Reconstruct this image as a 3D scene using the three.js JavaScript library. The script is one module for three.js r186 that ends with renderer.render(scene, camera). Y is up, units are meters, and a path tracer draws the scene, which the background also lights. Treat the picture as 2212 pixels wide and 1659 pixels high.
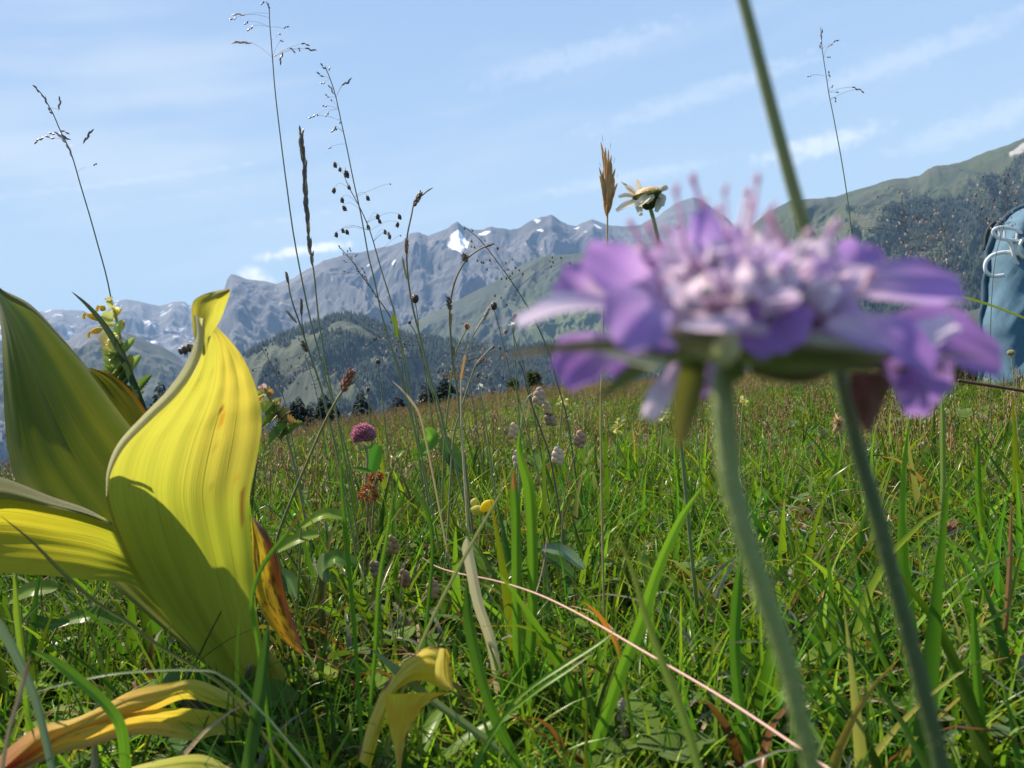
import * as THREE from 'three';
import { ImprovedNoise } from 'three/addons/math/ImprovedNoise.js';

// ---------------------------------------------------------------- camera, sky, sun, exposure
const FOV = 46, ROLL = -5 * Math.PI / 180, EYE = 0.14;
const scene = new THREE.Scene();
const camera = new THREE.PerspectiveCamera(FOV, 4 / 3, 0.01, 60000);
camera.position.set(0, EYE, 0);
camera.rotation.set(0, 0, ROLL);
camera.focus = 0.7; camera.userData.fStop = 31;
camera.updateMatrixWorld(true);
const renderer = new THREE.WebGLRenderer({ antialias: true });
renderer.toneMapping = THREE.LinearToneMapping;
renderer.toneMappingExposure = 2.1;
renderer.shadowMap.enabled = true;

const SUN = new THREE.Vector3(-0.50, 0.76, -0.42).normalize();
const sun = new THREE.DirectionalLight(0xfff0dc, 5.0);
sun.name = 'sun'; sun.position.copy(SUN).multiplyScalar(30); sun.castShadow = true;
Object.assign(sun.shadow.camera, { left: -8, right: 8, top: 8, bottom: -8, near: 1, far: 80 });
sun.shadow.mapSize.set(4096, 4096);
scene.add(sun, sun.target);
scene.fog = new THREE.FogExp2(new THREE.Color().setRGB(0.35, 0.61, 1.0), 4.5e-5);

// ---------------------------------------------------------------- helpers
let seed = 12345;
function srand(s) { seed = s >>> 0; }
function rnd() { seed = (seed + 0x6d2b79f5) | 0; let t = Math.imul(seed ^ (seed >>> 15), 1 | seed); t = (t + Math.imul(t ^ (t >>> 7), 61 | t)) ^ t; return ((t ^ (t >>> 14)) >>> 0) / 4294967296; }
const rr = (a, b) => a + (b - a) * rnd();
const perlin = new ImprovedNoise();
const noise = (x, y, z = 0) => perlin.noise(x, y, z);
function fbm(x, y, z = 0, o = 4) { let s = 0, a = 0.5; for (let i = 0; i < o; i++) { s += a * noise(x, y, z); x *= 2.03; y *= 2.03; z *= 2.03; a *= 0.5; } return s; }
function ridged(x, y, z = 0, o = 4) { let s = 0, a = 0.5; for (let i = 0; i < o; i++) { s += a * (1 - Math.abs(noise(x, y, z) * 2)); x *= 2.1; y *= 2.1; a *= 0.5; } return s; }
const sstep = (x, a, b) => { const t = Math.min(1, Math.max(0, (x - a) / (b - a))); return t * t * (3 - 2 * t); };
const lerp = (a, b, t) => a + (b - a) * t;
const mix3 = (a, b, t) => [lerp(a[0], b[0], t), lerp(a[1], b[1], t), lerp(a[2], b[2], t)];
const s2l = (v) => { v /= 255; return v <= 0.04045 ? v / 12.92 : ((v + 0.055) / 1.055) ** 2.4; };
const rgb = (r, g, b) => [s2l(r), s2l(g), s2l(b)];
const V = (x, y, z) => new THREE.Vector3(x, y, z);
const F = 829.5 / Math.tan(FOV / 2 * Math.PI / 180);          // focal length in units of the 2212 x 1659 view used for measuring
const P = (x, y, d) => V((x - 1106) / F * d, -(y - 829.5) / F * d, -d).applyMatrix4(camera.matrixWorld);
const TOCAM = (p) => V(0, EYE, 0).sub(p).normalize();

// height of the meadow: a knoll that falls away beyond 11 m
function drop(d) { return d < 11 ? 0 : d < 40 ? 0.0045 * (d - 11) ** 2 : 3.78 + 0.261 * (d - 40); }
function gnd(x, z) {
  const d = Math.hypot(x, z);
  let y = 0.012 * noise(x * 3, z * 3, 1.5) + 0.03 * noise(x * 0.5, z * 0.5, 4.2) * sstep(d, 0.5, 4);
  y -= 0.085 * Math.max(0, -x) * sstep(d, 1, 6);
  y -= drop(d);
  if (y < -430) y = -430 + 30 * fbm(x * 0.0006, z * 0.0006, 2);
  return y;
}

const taken = new Map();
function numbered(n) { const k = taken.get(n) ?? 0; taken.set(n, k + 1); return k ? `${n}_${String(k).padStart(3, '0')}` : n; }
function shade(m) { m.castShadow = m.receiveShadow = true; return m; }
function thing(name, label, category, base, group) {
  const o = new THREE.Group(); o.name = numbered(name); o.position.copy(base); o.userData = { label, category };
  if (group) o.userData.group = group;
  scene.add(o); return o;
}
function part(parent, name, geo, mat, label) {
  const b = parent.userData.origin ?? parent.position; geo.translate(-b.x, -b.y, -b.z);
  const m = shade(new THREE.Mesh(geo, mat)); m.name = name; if (label) m.userData.label = label;
  m.userData.origin = b.clone(); parent.add(m); return m;
}
function setting(name, geo, mat) { const m = shade(new THREE.Mesh(geo, mat)); m.name = name; m.userData.kind = 'structure'; scene.add(m); return m; }

// collects geometry with vertex colours
class MB {
  constructor() { this.p = []; this.c = []; this.t = []; this.i = []; }
  v(p, c, u = 0, w = 0) { this.p.push(p.x, p.y, p.z); this.c.push(c[0], c[1], c[2]); this.t.push(u, w); return this.p.length / 3 - 1; }
  grid(nu, nv, f, closedU = false) {                       // f(u, v) -> [Vector3, colour]
    const s = this.p.length / 3;
    for (let j = 0; j <= nv; j++) for (let i = 0; i <= nu; i++) { const u = i / nu, v = j / nv, [p, c] = f(u, v); this.v(p, c, u, v); }
    const w = nu + 1;
    for (let j = 0; j < nv; j++) for (let i = 0; i < nu; i++) { const a = s + j * w + i; this.i.push(a, a + 1, a + w + 1, a, a + w + 1, a + w); }
    return this;
  }
  tube(pts, rad, col, sides = 6, cap = true) {
    const n = pts.length - 1; let N = null; const s = this.p.length / 3;
    for (let j = 0; j <= n; j++) {
      const T = pts[Math.min(n, j + 1)].clone().sub(pts[Math.max(0, j - 1)]).normalize();
      if (!N) N = Math.abs(T.y) < 0.9 ? V(0, 1, 0) : V(1, 0, 0);
      N = N.clone().sub(T.clone().multiplyScalar(N.dot(T))).normalize();
      const B = T.clone().cross(N), t = j / n, r = typeof rad === 'function' ? rad(t) : rad, c = typeof col === 'function' ? col(t) : col;
      for (let k = 0; k < sides; k++) { const a = k / sides * Math.PI * 2; this.v(pts[j].clone().addScaledVector(N, Math.cos(a) * r).addScaledVector(B, Math.sin(a) * r), c, k / sides, t); }
    }
    for (let j = 0; j < n; j++) for (let k = 0; k < sides; k++) { const a = s + j * sides + k, b = s + j * sides + (k + 1) % sides; this.i.push(a, b, b + sides, a, b + sides, a + sides); }
    if (cap) for (const e of [0, n]) { const c0 = this.v(pts[e], typeof col === 'function' ? col(e / n) : col, 0.5, e / n); for (let k = 0; k < sides; k++) { const a = s + e * sides + k, b = s + e * sides + (k + 1) % sides; e ? this.i.push(c0, a, b) : this.i.push(c0, b, a); } }
    return this;
  }
  // blade along pts; face normal N; half width w(t); fold lifts the edges
  ribbon(pts, w, N, col, { fold = 0.25, nu = 2, twist = 0 } = {}) {
    const n = pts.length - 1, s = this.p.length / 3, tmp = N.clone();
    for (let j = 0; j <= n; j++) {
      const t = j / n, T = pts[Math.min(n, j + 1)].clone().sub(pts[Math.max(0, j - 1)]).normalize();
      let n0 = tmp.clone(); if (twist) n0.applyAxisAngle(T, twist * t);
      const S = T.clone().cross(n0); if (S.lengthSq() < 1e-6) S.set(1, 0, 0); S.normalize(); const U = S.clone().cross(T).normalize();
      const h = typeof w === 'function' ? w(t) : w;
      for (let i = 0; i <= nu; i++) { const u = i / nu * 2 - 1; this.v(pts[j].clone().addScaledVector(S, u * h).addScaledVector(U, Math.abs(u) * h * fold), typeof col === 'function' ? col(t, u) : col, i / nu, t); }
    }
    const k = nu + 1;
    for (let j = 0; j < n; j++) for (let i = 0; i < nu; i++) { const a = s + j * k + i; this.i.push(a, a + 1, a + k + 1, a, a + k + 1, a + k); }
    return this;
  }
  // spindle: closed body along a -> b
  spindle(a, b, r, col, { sides = 6, rings = 6, prof = (t) => Math.sin(Math.PI * Math.min(1, t * 0.94 + 0.03)) ** 0.75, flat = 1, N = null } = {}) {
    const T = b.clone().sub(a), L = T.length(); T.normalize();
    let X = N ? N.clone().sub(T.clone().multiplyScalar(N.dot(T))).normalize() : (Math.abs(T.y) < 0.9 ? V(0, 1, 0) : V(1, 0, 0)).cross(T).normalize();
    if (!(X.lengthSq() > 0.5)) X = V(1, 0, 0);
    const Y = T.clone().cross(X), s = this.p.length / 3;
    for (let j = 0; j <= rings; j++) for (let k = 0; k < sides; k++) {
      const t = j / rings, q = k / sides * 2 * Math.PI, h = r * prof(t);
      this.v(a.clone().addScaledVector(T, L * t).addScaledVector(X, Math.cos(q) * h * flat).addScaledVector(Y, Math.sin(q) * h), typeof col === 'function' ? col(t, k) : col, k / sides, t);
    }
    for (let j = 0; j < rings; j++) for (let k = 0; k < sides; k++) { const a0 = s + j * sides + k, b0 = s + j * sides + (k + 1) % sides; this.i.push(a0, b0, b0 + sides, a0, b0 + sides, a0 + sides); }
    return this;
  }
  ball(c, r, col, rings = 6, sides = 8, axis = V(0, 1, 0), stretch = 1) { const a = axis.clone().normalize(); return this.spindle(c.clone().addScaledVector(a, -r * stretch), c.clone().addScaledVector(a, r * stretch), r, col, { sides, rings, prof: (t) => Math.sqrt(Math.max(1e-4, 1 - (2 * t - 1) ** 2)) }); }
  geo() {
    const g = new THREE.BufferGeometry();
    g.setAttribute('position', new THREE.Float32BufferAttribute(this.p, 3)); g.setAttribute('color', new THREE.Float32BufferAttribute(this.c, 3)); g.setAttribute('uv', new THREE.Float32BufferAttribute(this.t, 2));
    g.setIndex(this.i); g.computeVertexNormals(); return g;
  }
}
const spline = (pts, n) => new THREE.CatmullRomCurve3(pts, false, 'centripetal').getPoints(n);
// measured polyline [[x, y, depth?], ...] from tip to foot, continued into the ground
function trail(list, d, root = true, n = 24) {
  const pts = list.map((q) => P(q[0], q[1], q[2] ?? d));
  if (root) {
    let cut = pts.findIndex((p, i) => i > 0 && p.y < gnd(p.x, p.z) - 0.004);
    if (cut > 0) pts.length = cut + 1;
    else {
      const a = pts[pts.length - 1], b = pts[pts.length - 2] ?? a.clone().add(V(0, 1, 0)), dir = a.clone().sub(b).normalize();
      dir.y = Math.min(dir.y, -0.25); dir.x *= 0.6; dir.z *= 0.6; if (dir.y > -0.8) dir.y = -0.8; dir.normalize();
      const t = (a.y - gnd(a.x, a.z) + 0.01) / -dir.y;
      if (t > 0.002) pts.push(a.clone().addScaledVector(dir, t));
    }
  }
  return spline(pts, n);
}

// ---------------------------------------------------------------- materials
function dataTex(w, h, f, srgb = false) {
  const d = new Uint8Array(w * h * 4);
  for (let y = 0; y < h; y++) for (let x = 0; x < w; x++) { const c = f(x / w, y / h); const o = (y * w + x) * 4; d[o] = c[0] * 255; d[o + 1] = c[1] * 255; d[o + 2] = c[2] * 255; d[o + 3] = 255; }
  const t = new THREE.DataTexture(d, w, h); t.wrapS = t.wrapT = THREE.RepeatWrapping; t.magFilter = THREE.LinearFilter; t.minFilter = THREE.LinearMipmapLinearFilter; t.generateMipmaps = true;
  if (srgb) t.colorSpace = THREE.SRGBColorSpace; t.needsUpdate = true; return t;
}
const cl = (x) => Math.min(1, Math.max(0, x));
// parallel veins running along the leaf (u across, v along)
const veinTex = dataTex(512, 512, (u, v) => {
  let k = 0.88 + 0.06 * noise(u * 46, v * 1.6, 3) + 0.06 * noise(u * 120, v * 3, 8) + 0.06 * fbm(u * 9, v * 7, 2);
  const lane = Math.abs(((u * 13 + 0.25 * noise(u * 3, v * 2, 5)) % 1 + 1) % 1 - 0.5);
  k -= 0.11 * sstep(lane, 0.05, 0.0) * (0.5 + 0.9 * noise(u * 13, v * 4, 9)); for (const [a, w, e] of [[0.34, 0.006, 0.2], [0.52, 0.008, 0.16], [0.66, 0.007, 0.24], [0.81, 0.006, 0.2]]) k -= e * sstep(Math.abs(u + 0.02 * noise(v * 2.2, a * 9, 1) - a), w, 0.0) * sstep(noise(v * 4, a * 20, 6), -0.35, 0.15);
  k = cl(k); return [k, k, k * 0.97];
});
const grainTex = dataTex(256, 256, (u, v) => { const k = cl(0.82 + 0.22 * fbm(u * 14, v * 14, 1) + 0.12 * noise(u * 70, v * 70, 2)); return [k, k, k]; });
const M = {};
const phys = (o) => new THREE.MeshPhysicalMaterial({ vertexColors: true, side: THREE.DoubleSide, ...o });
M.blade = phys({ name: 'grass blade', transmission: 0.5, roughness: 1, specularIntensity: 0.2, clearcoat: 0.20, clearcoatRoughness: 0.22 });
M.leaf = phys({ name: 'yellow leaf', transmission: 0.58, roughness: 1, specularIntensity: 0.25, clearcoat: 0.06, clearcoatRoughness: 0.45, map: veinTex, bumpMap: veinTex, bumpScale: 0.0006 });
M.herb = phys({ name: 'herb leaf', transmission: 0.5, roughness: 1, specularIntensity: 0.2, clearcoat: 0.18, clearcoatRoughness: 0.28 });
M.stem = phys({ name: 'stem', roughness: 0.62, clearcoat: 0.15, clearcoatRoughness: 0.4 });
M.seed = phys({ name: 'seed husk', roughness: 0.55, clearcoat: 0.4, clearcoatRoughness: 0.3 });
M.husk = phys({ name: 'papery husk', transmission: 0.35, roughness: 1, specularIntensity: 0.4, clearcoat: 0.3, clearcoatRoughness: 0.35 });
M.petal = phys({ name: 'petal', transmission: 0.5, roughness: 1, specularIntensity: 0.3, sheen: 0.3, sheenRoughness: 0.6 });
M.rock = phys({ name: 'mountain', roughness: 0.95 });
M.cloth = phys({ name: 'woven fabric', roughness: 0.85, sheen: 0.25, sheenRoughness: 0.5, map: grainTex });
M.leaf.color.setScalar(0.70); M.petal.color.setScalar(0.86); M.husk.color.setRGB(0.95, 0.86, 0.74);
M.plastic = phys({ name: 'plastic', roughness: 0.4, clearcoat: 0.3 });

// ---------------------------------------------------------------- sky
{
  const W = 2048, H = 1024, d = new Float32Array(W * H * 4);
  // cloud banks given as azimuth (deg right of the view), elevation, half length, half height, tilt, strength
  const dirOf = (x, y) => { const q = P(x, y, 1).sub(V(0, EYE, 0)).normalize(); return [Math.atan2(q.x, -q.z) * 57.2958, Math.asin(q.y) * 57.2958]; };
  const banks = [[[660, 541], 3.2, 0.34, 6.5, 2.4], [[548, 596], 1.25, 0.62, -16, 1.7], [[1760, 315], 4.2, 0.8, 6, 0.8], [[2120, 265], 6, 0.9, 10, 0.35], [[1350, 385], 7, 0.5, 4, 0.35], [[260, 395], 11, 0.14, 8, 0.35], [[350, 430], 9, 0.10, 8, 0.22], [[640, 470], 4, 0.10, 7, 0.3], [[1500, 210], 9, 0.7, 9, 0.3], [[1950, 130], 9, 0.8, 9, 0.3], [[1250, 120], 8, 0.9, 9, 0.25], [[2000, 420], 5, 0.6, 9, 0.4]].map(([q, a, b, t, s]) => [...dirOf(...q), a, b, t * Math.PI / 180, s]);
  for (let j = 0; j < H; j++) for (let i = 0; i < W; i++) {
    const az0 = ((i + 0.5) / W - 0.5) * 2 * Math.PI, el = ((j + 0.5) / H - 0.5) * Math.PI;
    const x = Math.cos(az0) * Math.cos(el), y = Math.sin(el), z = Math.sin(az0) * Math.cos(el), az = Math.atan2(x, -z) * 57.2958, e = el * 57.2958;
    const h = Math.max(0, e);
    let c = mix3([0.62, 0.80, 0.95], [0.34, 0.515, 0.81], sstep(h, 0, 27)); c = mix3(c, [0.14, 0.27, 0.60], sstep(h, 24, 85));
    if (e < 0) c = mix3(c, [0.30, 0.36, 0.34], sstep(-e, 0, 10));
    const glow = Math.max(0, x * SUN.x + y * SUN.y + z * SUN.z); c = mix3(c, [0.95, 0.97, 1.0], 0.35 * glow ** 8);
    if (e > 0) {
      const a = e - az * 0.13, s = az + e * 0.1, k = Math.cos(el);
      let ci = fbm(x * 3.2 + a * 0.03, a * 0.19, s * 0.018 + z * 2, 5) + 0.5 * fbm(s * 0.05 * k, a * 0.75, 7 + y, 5);
      ci = sstep(ci, -0.12, 0.55) * (0.35 + 0.65 * sstep(noise(s * 0.02, a * 0.07, 3), -0.3, 0.4));
      c = mix3(c, [0.80, 0.87, 0.95], ci * 0.5 * sstep(e, 0, 3));
      for (const [ba, be, la, lb, t, st] of banks) {
        const dx = az - ba, dy = e - be; if (Math.abs(dx) > la * 2 || Math.abs(dy) > la * 2) continue;
        const u = (dx * Math.cos(t) + dy * Math.sin(t)) / la, v = (-dx * Math.sin(t) + dy * Math.cos(t)) / lb;
        const w = 1 - u * u - v * v + 1.1 * fbm(az * 0.9, e * 1.8, 3, 4) + (lb > 0.3 ? 1.1 * fbm(az * 2.6, e * 3.6, 8, 4) : 0);
        c = mix3(c, [1.15, 1.18, 1.22], Math.min(0.95, st * 0.62 * sstep(w, 0, 1.1)));
      }
    }
    const o = (j * W + i) * 4, sk = 0.535; d[o] = c[0] * sk; d[o + 1] = c[1] * sk; d[o + 2] = c[2] * sk; d[o + 3] = 1;
  }
  const t = new THREE.DataTexture(d, W, H, THREE.RGBAFormat, THREE.FloatType);
  t.mapping = THREE.EquirectangularReflectionMapping; t.magFilter = THREE.LinearFilter; t.needsUpdate = true;
  scene.background = t; scene.environment = t;
}
// ---------------------------------------------------------------- ground sheet
{
  const R = [0]; for (let i = 0; i < 210; i++) R.push(0.04 * Math.pow(30000 / 0.04, i / 209));
  const S = 256, p = [], c = [], t = [], ix = [];
  for (let j = 0; j < R.length; j++) for (let i = 0; i <= S; i++) {
    const a = i / S * 2 * Math.PI, x = Math.cos(a) * R[j], z = Math.sin(a) * R[j];
    p.push(x, gnd(x, z), z); t.push(x / 0.35, z / 0.35);
    const far = sstep(R[j], 3, 12), k = mix3([0.030, 0.045, 0.010], mix3([0.12, 0.10, 0.035], [0.08, 0.13, 0.03], sstep(R[j], 16, 60)), far), n = 1 + 0.5 * fbm(x * 0.02, z * 0.02, 5) + 0.4 * noise(x * 5, z * 5, 9) * (1 - far);
    c.push(k[0] * n, k[1] * n, k[2] * n);
  }
  for (let j = 0; j < R.length - 1; j++) for (let i = 0; i < S; i++) { const a = j * (S + 1) + i; ix.push(a, a + S + 2, a + 1, a, a + S + 1, a + S + 2); }
  const g = new THREE.BufferGeometry(); g.setAttribute('position', new THREE.Float32BufferAttribute(p, 3)); g.setAttribute('color', new THREE.Float32BufferAttribute(c, 3)); g.setAttribute('uv', new THREE.Float32BufferAttribute(t, 2)); g.setIndex(ix); g.computeVertexNormals();
  const soil = dataTex(512, 512, (u, v) => { const n = 0.75 + 0.5 * fbm(u * 20, v * 20, 3, 5); return [cl(n), cl(n), cl(n * 0.9)]; });
  setting('ground', g, new THREE.MeshStandardMaterial({ name: 'meadow soil', vertexColors: true, roughness: 1, map: soil, bumpMap: soil, bumpScale: 0.006 }));
}

// ---------------------------------------------------------------- mountains: a crest line at a distance, with a real slope in front and behind
const forestSpots = [];
function mountain(name, crest, R, front, back, foot, amp, cols, rows, colour, wood) {
  const xs0 = crest[0][0], xs1 = crest[crest.length - 1][0], CR = [];
  const yAt = (x) => { let k = 1; while (k < crest.length - 1 && crest[k][0] < x) k++; const a = crest[k - 1], b = crest[k], t = (x - a[0]) / (b[0] - a[0]); return lerp(a[1], b[1], Math.min(1, Math.max(0, t))); };
  const rowsB = Math.round(rows * 0.25), p = [], col = [], ix = [], H = [];
  for (let i = 0; i <= cols; i++) {
    const x = lerp(xs0, xs1, i / cols), q = P(x, yAt(x), 1).sub(V(0, EYE, 0)), hl = Math.hypot(q.x, q.z);
    CR.push([q.x / hl, q.z / hl, q.y / hl * R + EYE, x]);
  }
  const W = cols + 1;
  for (let j = 0; j <= rows + rowsB; j++) for (let i = 0; i <= cols; i++) {
    const t = j <= rows ? j / rows : 1 + (j - rows) / rowsB, r = t <= 1 ? R - front * (1 - t) : R + back * (t - 1), [dx, dz, top] = CR[i];
    const X = dx * r, Z = dz * r, al = Math.atan2(dx, -dz) * R, env = t <= 1 ? Math.min(1, (1 - t) * 5) * Math.min(1, t * 4 + 0.1) : Math.min(1, (t - 1) * 4);
    const sc = 1 / (amp * 3.0);
    const warp = 0.6 * noise(al * sc * 0.7, r * sc * 0.7, 3);
    let h = t <= 1 ? lerp(foot, top, Math.pow(t, 0.95)) : lerp(top, foot, Math.pow(t - 1, 1.1));
    h += env * amp * ((ridged(al * sc + warp, r * sc * 0.42, 2, 5) - 0.62) * 1.5 + 0.5 * fbm(al * sc * 0.35, r * sc * 0.35, 7, 3));
    h += env * amp * 0.16 * fbm(al * sc * 7, r * sc * 6, 3, 4);
    h += (1 - env) * amp * 0.10 * fbm(al * sc * 5, 1, 4, 4);
    p.push(X, h, Z); H.push(h);
  }
  for (let j = 0; j < rows + rowsB; j++) for (let i = 0; i < cols; i++) { const a = j * W + i; ix.push(a, a + 1, a + W + 1, a, a + W + 1, a + W); }
  const g = new THREE.BufferGeometry(); g.setAttribute('position', new THREE.Float32BufferAttribute(p, 3)); g.setIndex(ix); g.computeVertexNormals();
  const N = g.attributes.normal.array;
  for (let j = 0; j <= rows + rowsB; j++) for (let i = 0; i <= cols; i++) {
    const k = j * W + i, c = colour(CR[i][3], j / rows, H[k], Math.abs(N[k * 3 + 1]), p[k * 3], p[k * 3 + 2]); col.push(...c);
  }
  g.setAttribute('color', new THREE.Float32BufferAttribute(col, 3));
  setting(name, g, M.rock);
  if (wood) {
    const want = wood.n; let tries = 0, got = 0;
    while (got < want && tries++ < want * 8) {
      const i = Math.floor(rnd() * cols), j = Math.floor(rnd() * (rows - 1)), u = rnd(), v = rnd(), a = j * W + i;
      const bl = (o) => lerp(lerp(p[a * 3 + o], p[(a + 1) * 3 + o], u), lerp(p[(a + W) * 3 + o], p[(a + W + 1) * 3 + o], u), v);
      const x = bl(0), y = bl(1), z = bl(2);
      if (rnd() < wood.mask(CR[i][3], (j + v) / rows, y, x, z)) { forestSpots.push([x, y - 1, z, rr(13, 24)]); got++; }
    }
  }
}
const rock = (x, z, h, up, s = 1) => {
  const n = fbm(x * 0.003, z * 0.003, h * 0.004, 5) + 0.35 * fbm(x * 0.021, z * 0.021, h * 0.03, 3), m = fbm(x * 0.0011, z * 0.0011, h * 0.003 + 9, 4);
  let c = mix3([0.125, 0.125, 0.135], [0.24, 0.235, 0.23], cl(0.5 + n * 1.3));
  c = mix3(c, [0.30, 0.29, 0.28], sstep(m, 0.05, 0.3) * sstep(up, 0.55, 0.8) * 0.7);       // scree
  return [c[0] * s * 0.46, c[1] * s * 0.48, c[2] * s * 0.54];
};
const alp = (x, z, k = 1) => { const n = fbm(x * 0.004, z * 0.004, 3, 5); return mix3([0.013, 0.027, 0.010], [0.042, 0.058, 0.017], cl(0.5 + n * 1.5)).map((q) => q * k); };

srand(11);
// far left range
mountain('mountain_range', [[-420, 640], [-250, 668], [-120, 655], [0, 690], [85, 672], [115, 668], [180, 671], [215, 689], [238, 662], [252, 650], [275, 646], [300, 651], [322, 656], [345, 661], [372, 652], [398, 651], [408, 659], [430, 655], [465, 655], [520, 640], [600, 660], [800, 690]], 12000, 5200, 2500, -350, 330, 520, 150,
  (cx, t, h, up, x, z) => { let c = rock(x, z, h, up, 1.25); c = mix3(c, alp(x, z), sstep(h + 250 * fbm(x * .002, z * .002, 1), 620, 200) * 0.7); const s = fbm(x * 0.004, z * 0.004, 5, 4) + 0.4 * fbm(x * .013, z * .013, 2, 3); return mix3(c, [0.8, 0.82, 0.85], sstep(s, 0.22, 0.30) * sstep(t, 0.45, 0.6) * (cx < 330 ? 1 : 0.5)); });
// main massif with the snow field
mountain('mountain_massif', [[250, 1010], [330, 920], [400, 800], [440, 725], [465, 675], [482, 630], [490, 603], [498, 592], [512, 595], [535, 603], [562, 607], [598, 613], [632, 601], [665, 582], [700, 563], [732, 553], [762, 545], [800, 541], [835, 533], [868, 520], [885, 507], [905, 502], [922, 509], [945, 501], [968, 493], [980, 482], [988, 478], [998, 487], [1015, 494], [1040, 496], [1062, 489], [1080, 493], [1100, 497], [1116, 495], [1132, 484], [1152, 474], [1172, 468], [1190, 463], [1202, 470], [1212, 480], [1226, 487], [1245, 487], [1262, 479], [1280, 473], [1300, 480], [1322, 488], [1350, 490], [1385, 484], [1415, 470], [1445, 450], [1472, 434], [1497, 424], [1515, 432], [1540, 450], [1565, 466], [1600, 500], [1700, 560], [1900, 640], [2300, 700]], 8800, 3600, 2600, -380, 300, 1000, 260,
  (cx, t, h, up, x, z) => {
    let c = rock(x, z, h, up, cx > 1180 ? 1.05 : 0.95);
    const g = sstep(h + 330 * fbm(x * 0.0016, z * 0.0016, 2, 4), 700, 250) * sstep(up, 0.35, 0.6); c = mix3(c, alp(x, z, 0.95), g * 0.85);
    const q = fbm(x * 0.006, z * 0.006, 6, 4);
    const spot = (a, b, ra, rb) => ((cx - a) / ra) ** 2 + ((t - b) / rb) ** 2 + q * 1.3;
    let s = Math.max(sstep(spot(984, 0.885, 24, 0.066), 1.1, 0.85), sstep(spot(1045, 0.965, 14, 0.010), 1, 0.7), sstep(spot(848, 0.87, 6, 0.03), 1, 0.7), sstep(spot(1165, 0.89, 8, 0.008), 1, 0.7), sstep(spot(1290, 0.94, 9, 0.02), 1, 0.7), sstep(spot(1245, 0.975, 7, 0.008), 1, 0.7));
    s = Math.max(s, sstep(q + 0.4 * fbm(x * 0.02, z * 0.02, 3, 3), 0.40, 0.47) * sstep(t, 0.62, 0.8) * 0.8);
    return mix3(c, [0.86, 0.87, 0.9], s);
  });
// grassy spur in front of the massif
mountain('alpine_spur', [[560, 1040], [700, 900], [790, 800], [835, 745], [862, 712], [905, 690], [950, 668], [1000, 643], [1040, 622], [1076, 604], [1112, 580], [1150, 560], [1190, 552], [1250, 548], [1330, 540], [1420, 520], [1500, 520], [1600, 540], [1800, 600], [2100, 700]], 6000, 2600, 1800, -420, 130, 620, 200,
  (cx, t, h, up, x, z) => {
    let c = alp(x, z, 0.85); c = mix3(c, rock(x, z, h, up, 0.9), sstep(fbm(x * 0.003, z * 0.003, 8, 4) + (up < 0.6 ? 0.2 : 0), 0.18, 0.34) * 0.6);
    return mix3(c, [0.055, 0.088, 0.024], sstep(cx, 1080, 1150) * sstep(t, 0.2, 0.4) * sstep(0.80 - t, -0.05, 0.1) * 0.8);
  }, { n: 9000, mask: (cx, t, y, x, z) => sstep(0.5 - t + 0.9 * fbm(x * 0.0018, z * 0.0018, 6, 4), 0.0, 0.2) * (cx > 1080 ? 0.35 : 1) });
// lower slopes at the far left
mountain('left_slope', [[-420, 700], [-200, 715], [0, 735], [80, 742], [150, 735], [190, 705], [235, 700], [300, 728], [360, 755], [420, 790], [520, 850], [640, 930]], 6200, 2600, 1600, -430, 190, 420, 160,
  (cx, t, h, up, x, z) => mix3(alp(x, z, 0.75), rock(x, z, h, up), sstep(fbm(x * 0.0025, z * 0.0025, 4, 4), -0.02, 0.2)), { n: 7000, mask: (cx, t, y, x, z) => sstep(0.45 - t + 0.9 * fbm(x * 0.002, z * 0.002, 2, 4), -0.1, 0.12) });
// wooded dome of the middle distance
const domeWood = (cx, t, x, z) => { const n = fbm(x * 0.0034, z * 0.0034, 1.7, 4) * 1.5 + 0.35 * fbm(x * 0.011, z * 0.011, 4, 3); return sstep(n + 0.17 + 0.22 * sstep(cx, 820, 920) + 0.15 * sstep(t, 0.9, 1), -0.02, 0.10); };
mountain('wooded_hill', [[120, 1000], [300, 925], [400, 855], [470, 800], [520, 766], [560, 747], [610, 722], [650, 705], [690, 692], [725, 680], [752, 676], [780, 682], [812, 696], [850, 714], [890, 722], [950, 730], [1020, 742], [1100, 750], [1200, 742], [1400, 715], [1700, 690], [1900, 690], [2100, 740]], 3300, 2000, 1300, -430, 75, 640, 220,
  (cx, t, h, up, x, z) => { const w = domeWood(cx, t, x, z); let c = alp(x, z, 1.0); return mix3(c, [0.012, 0.024, 0.012], w * 0.9); }, { n: 62000, mask: (cx, t, y, x, z) => domeWood(cx, t, x, z) });
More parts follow.
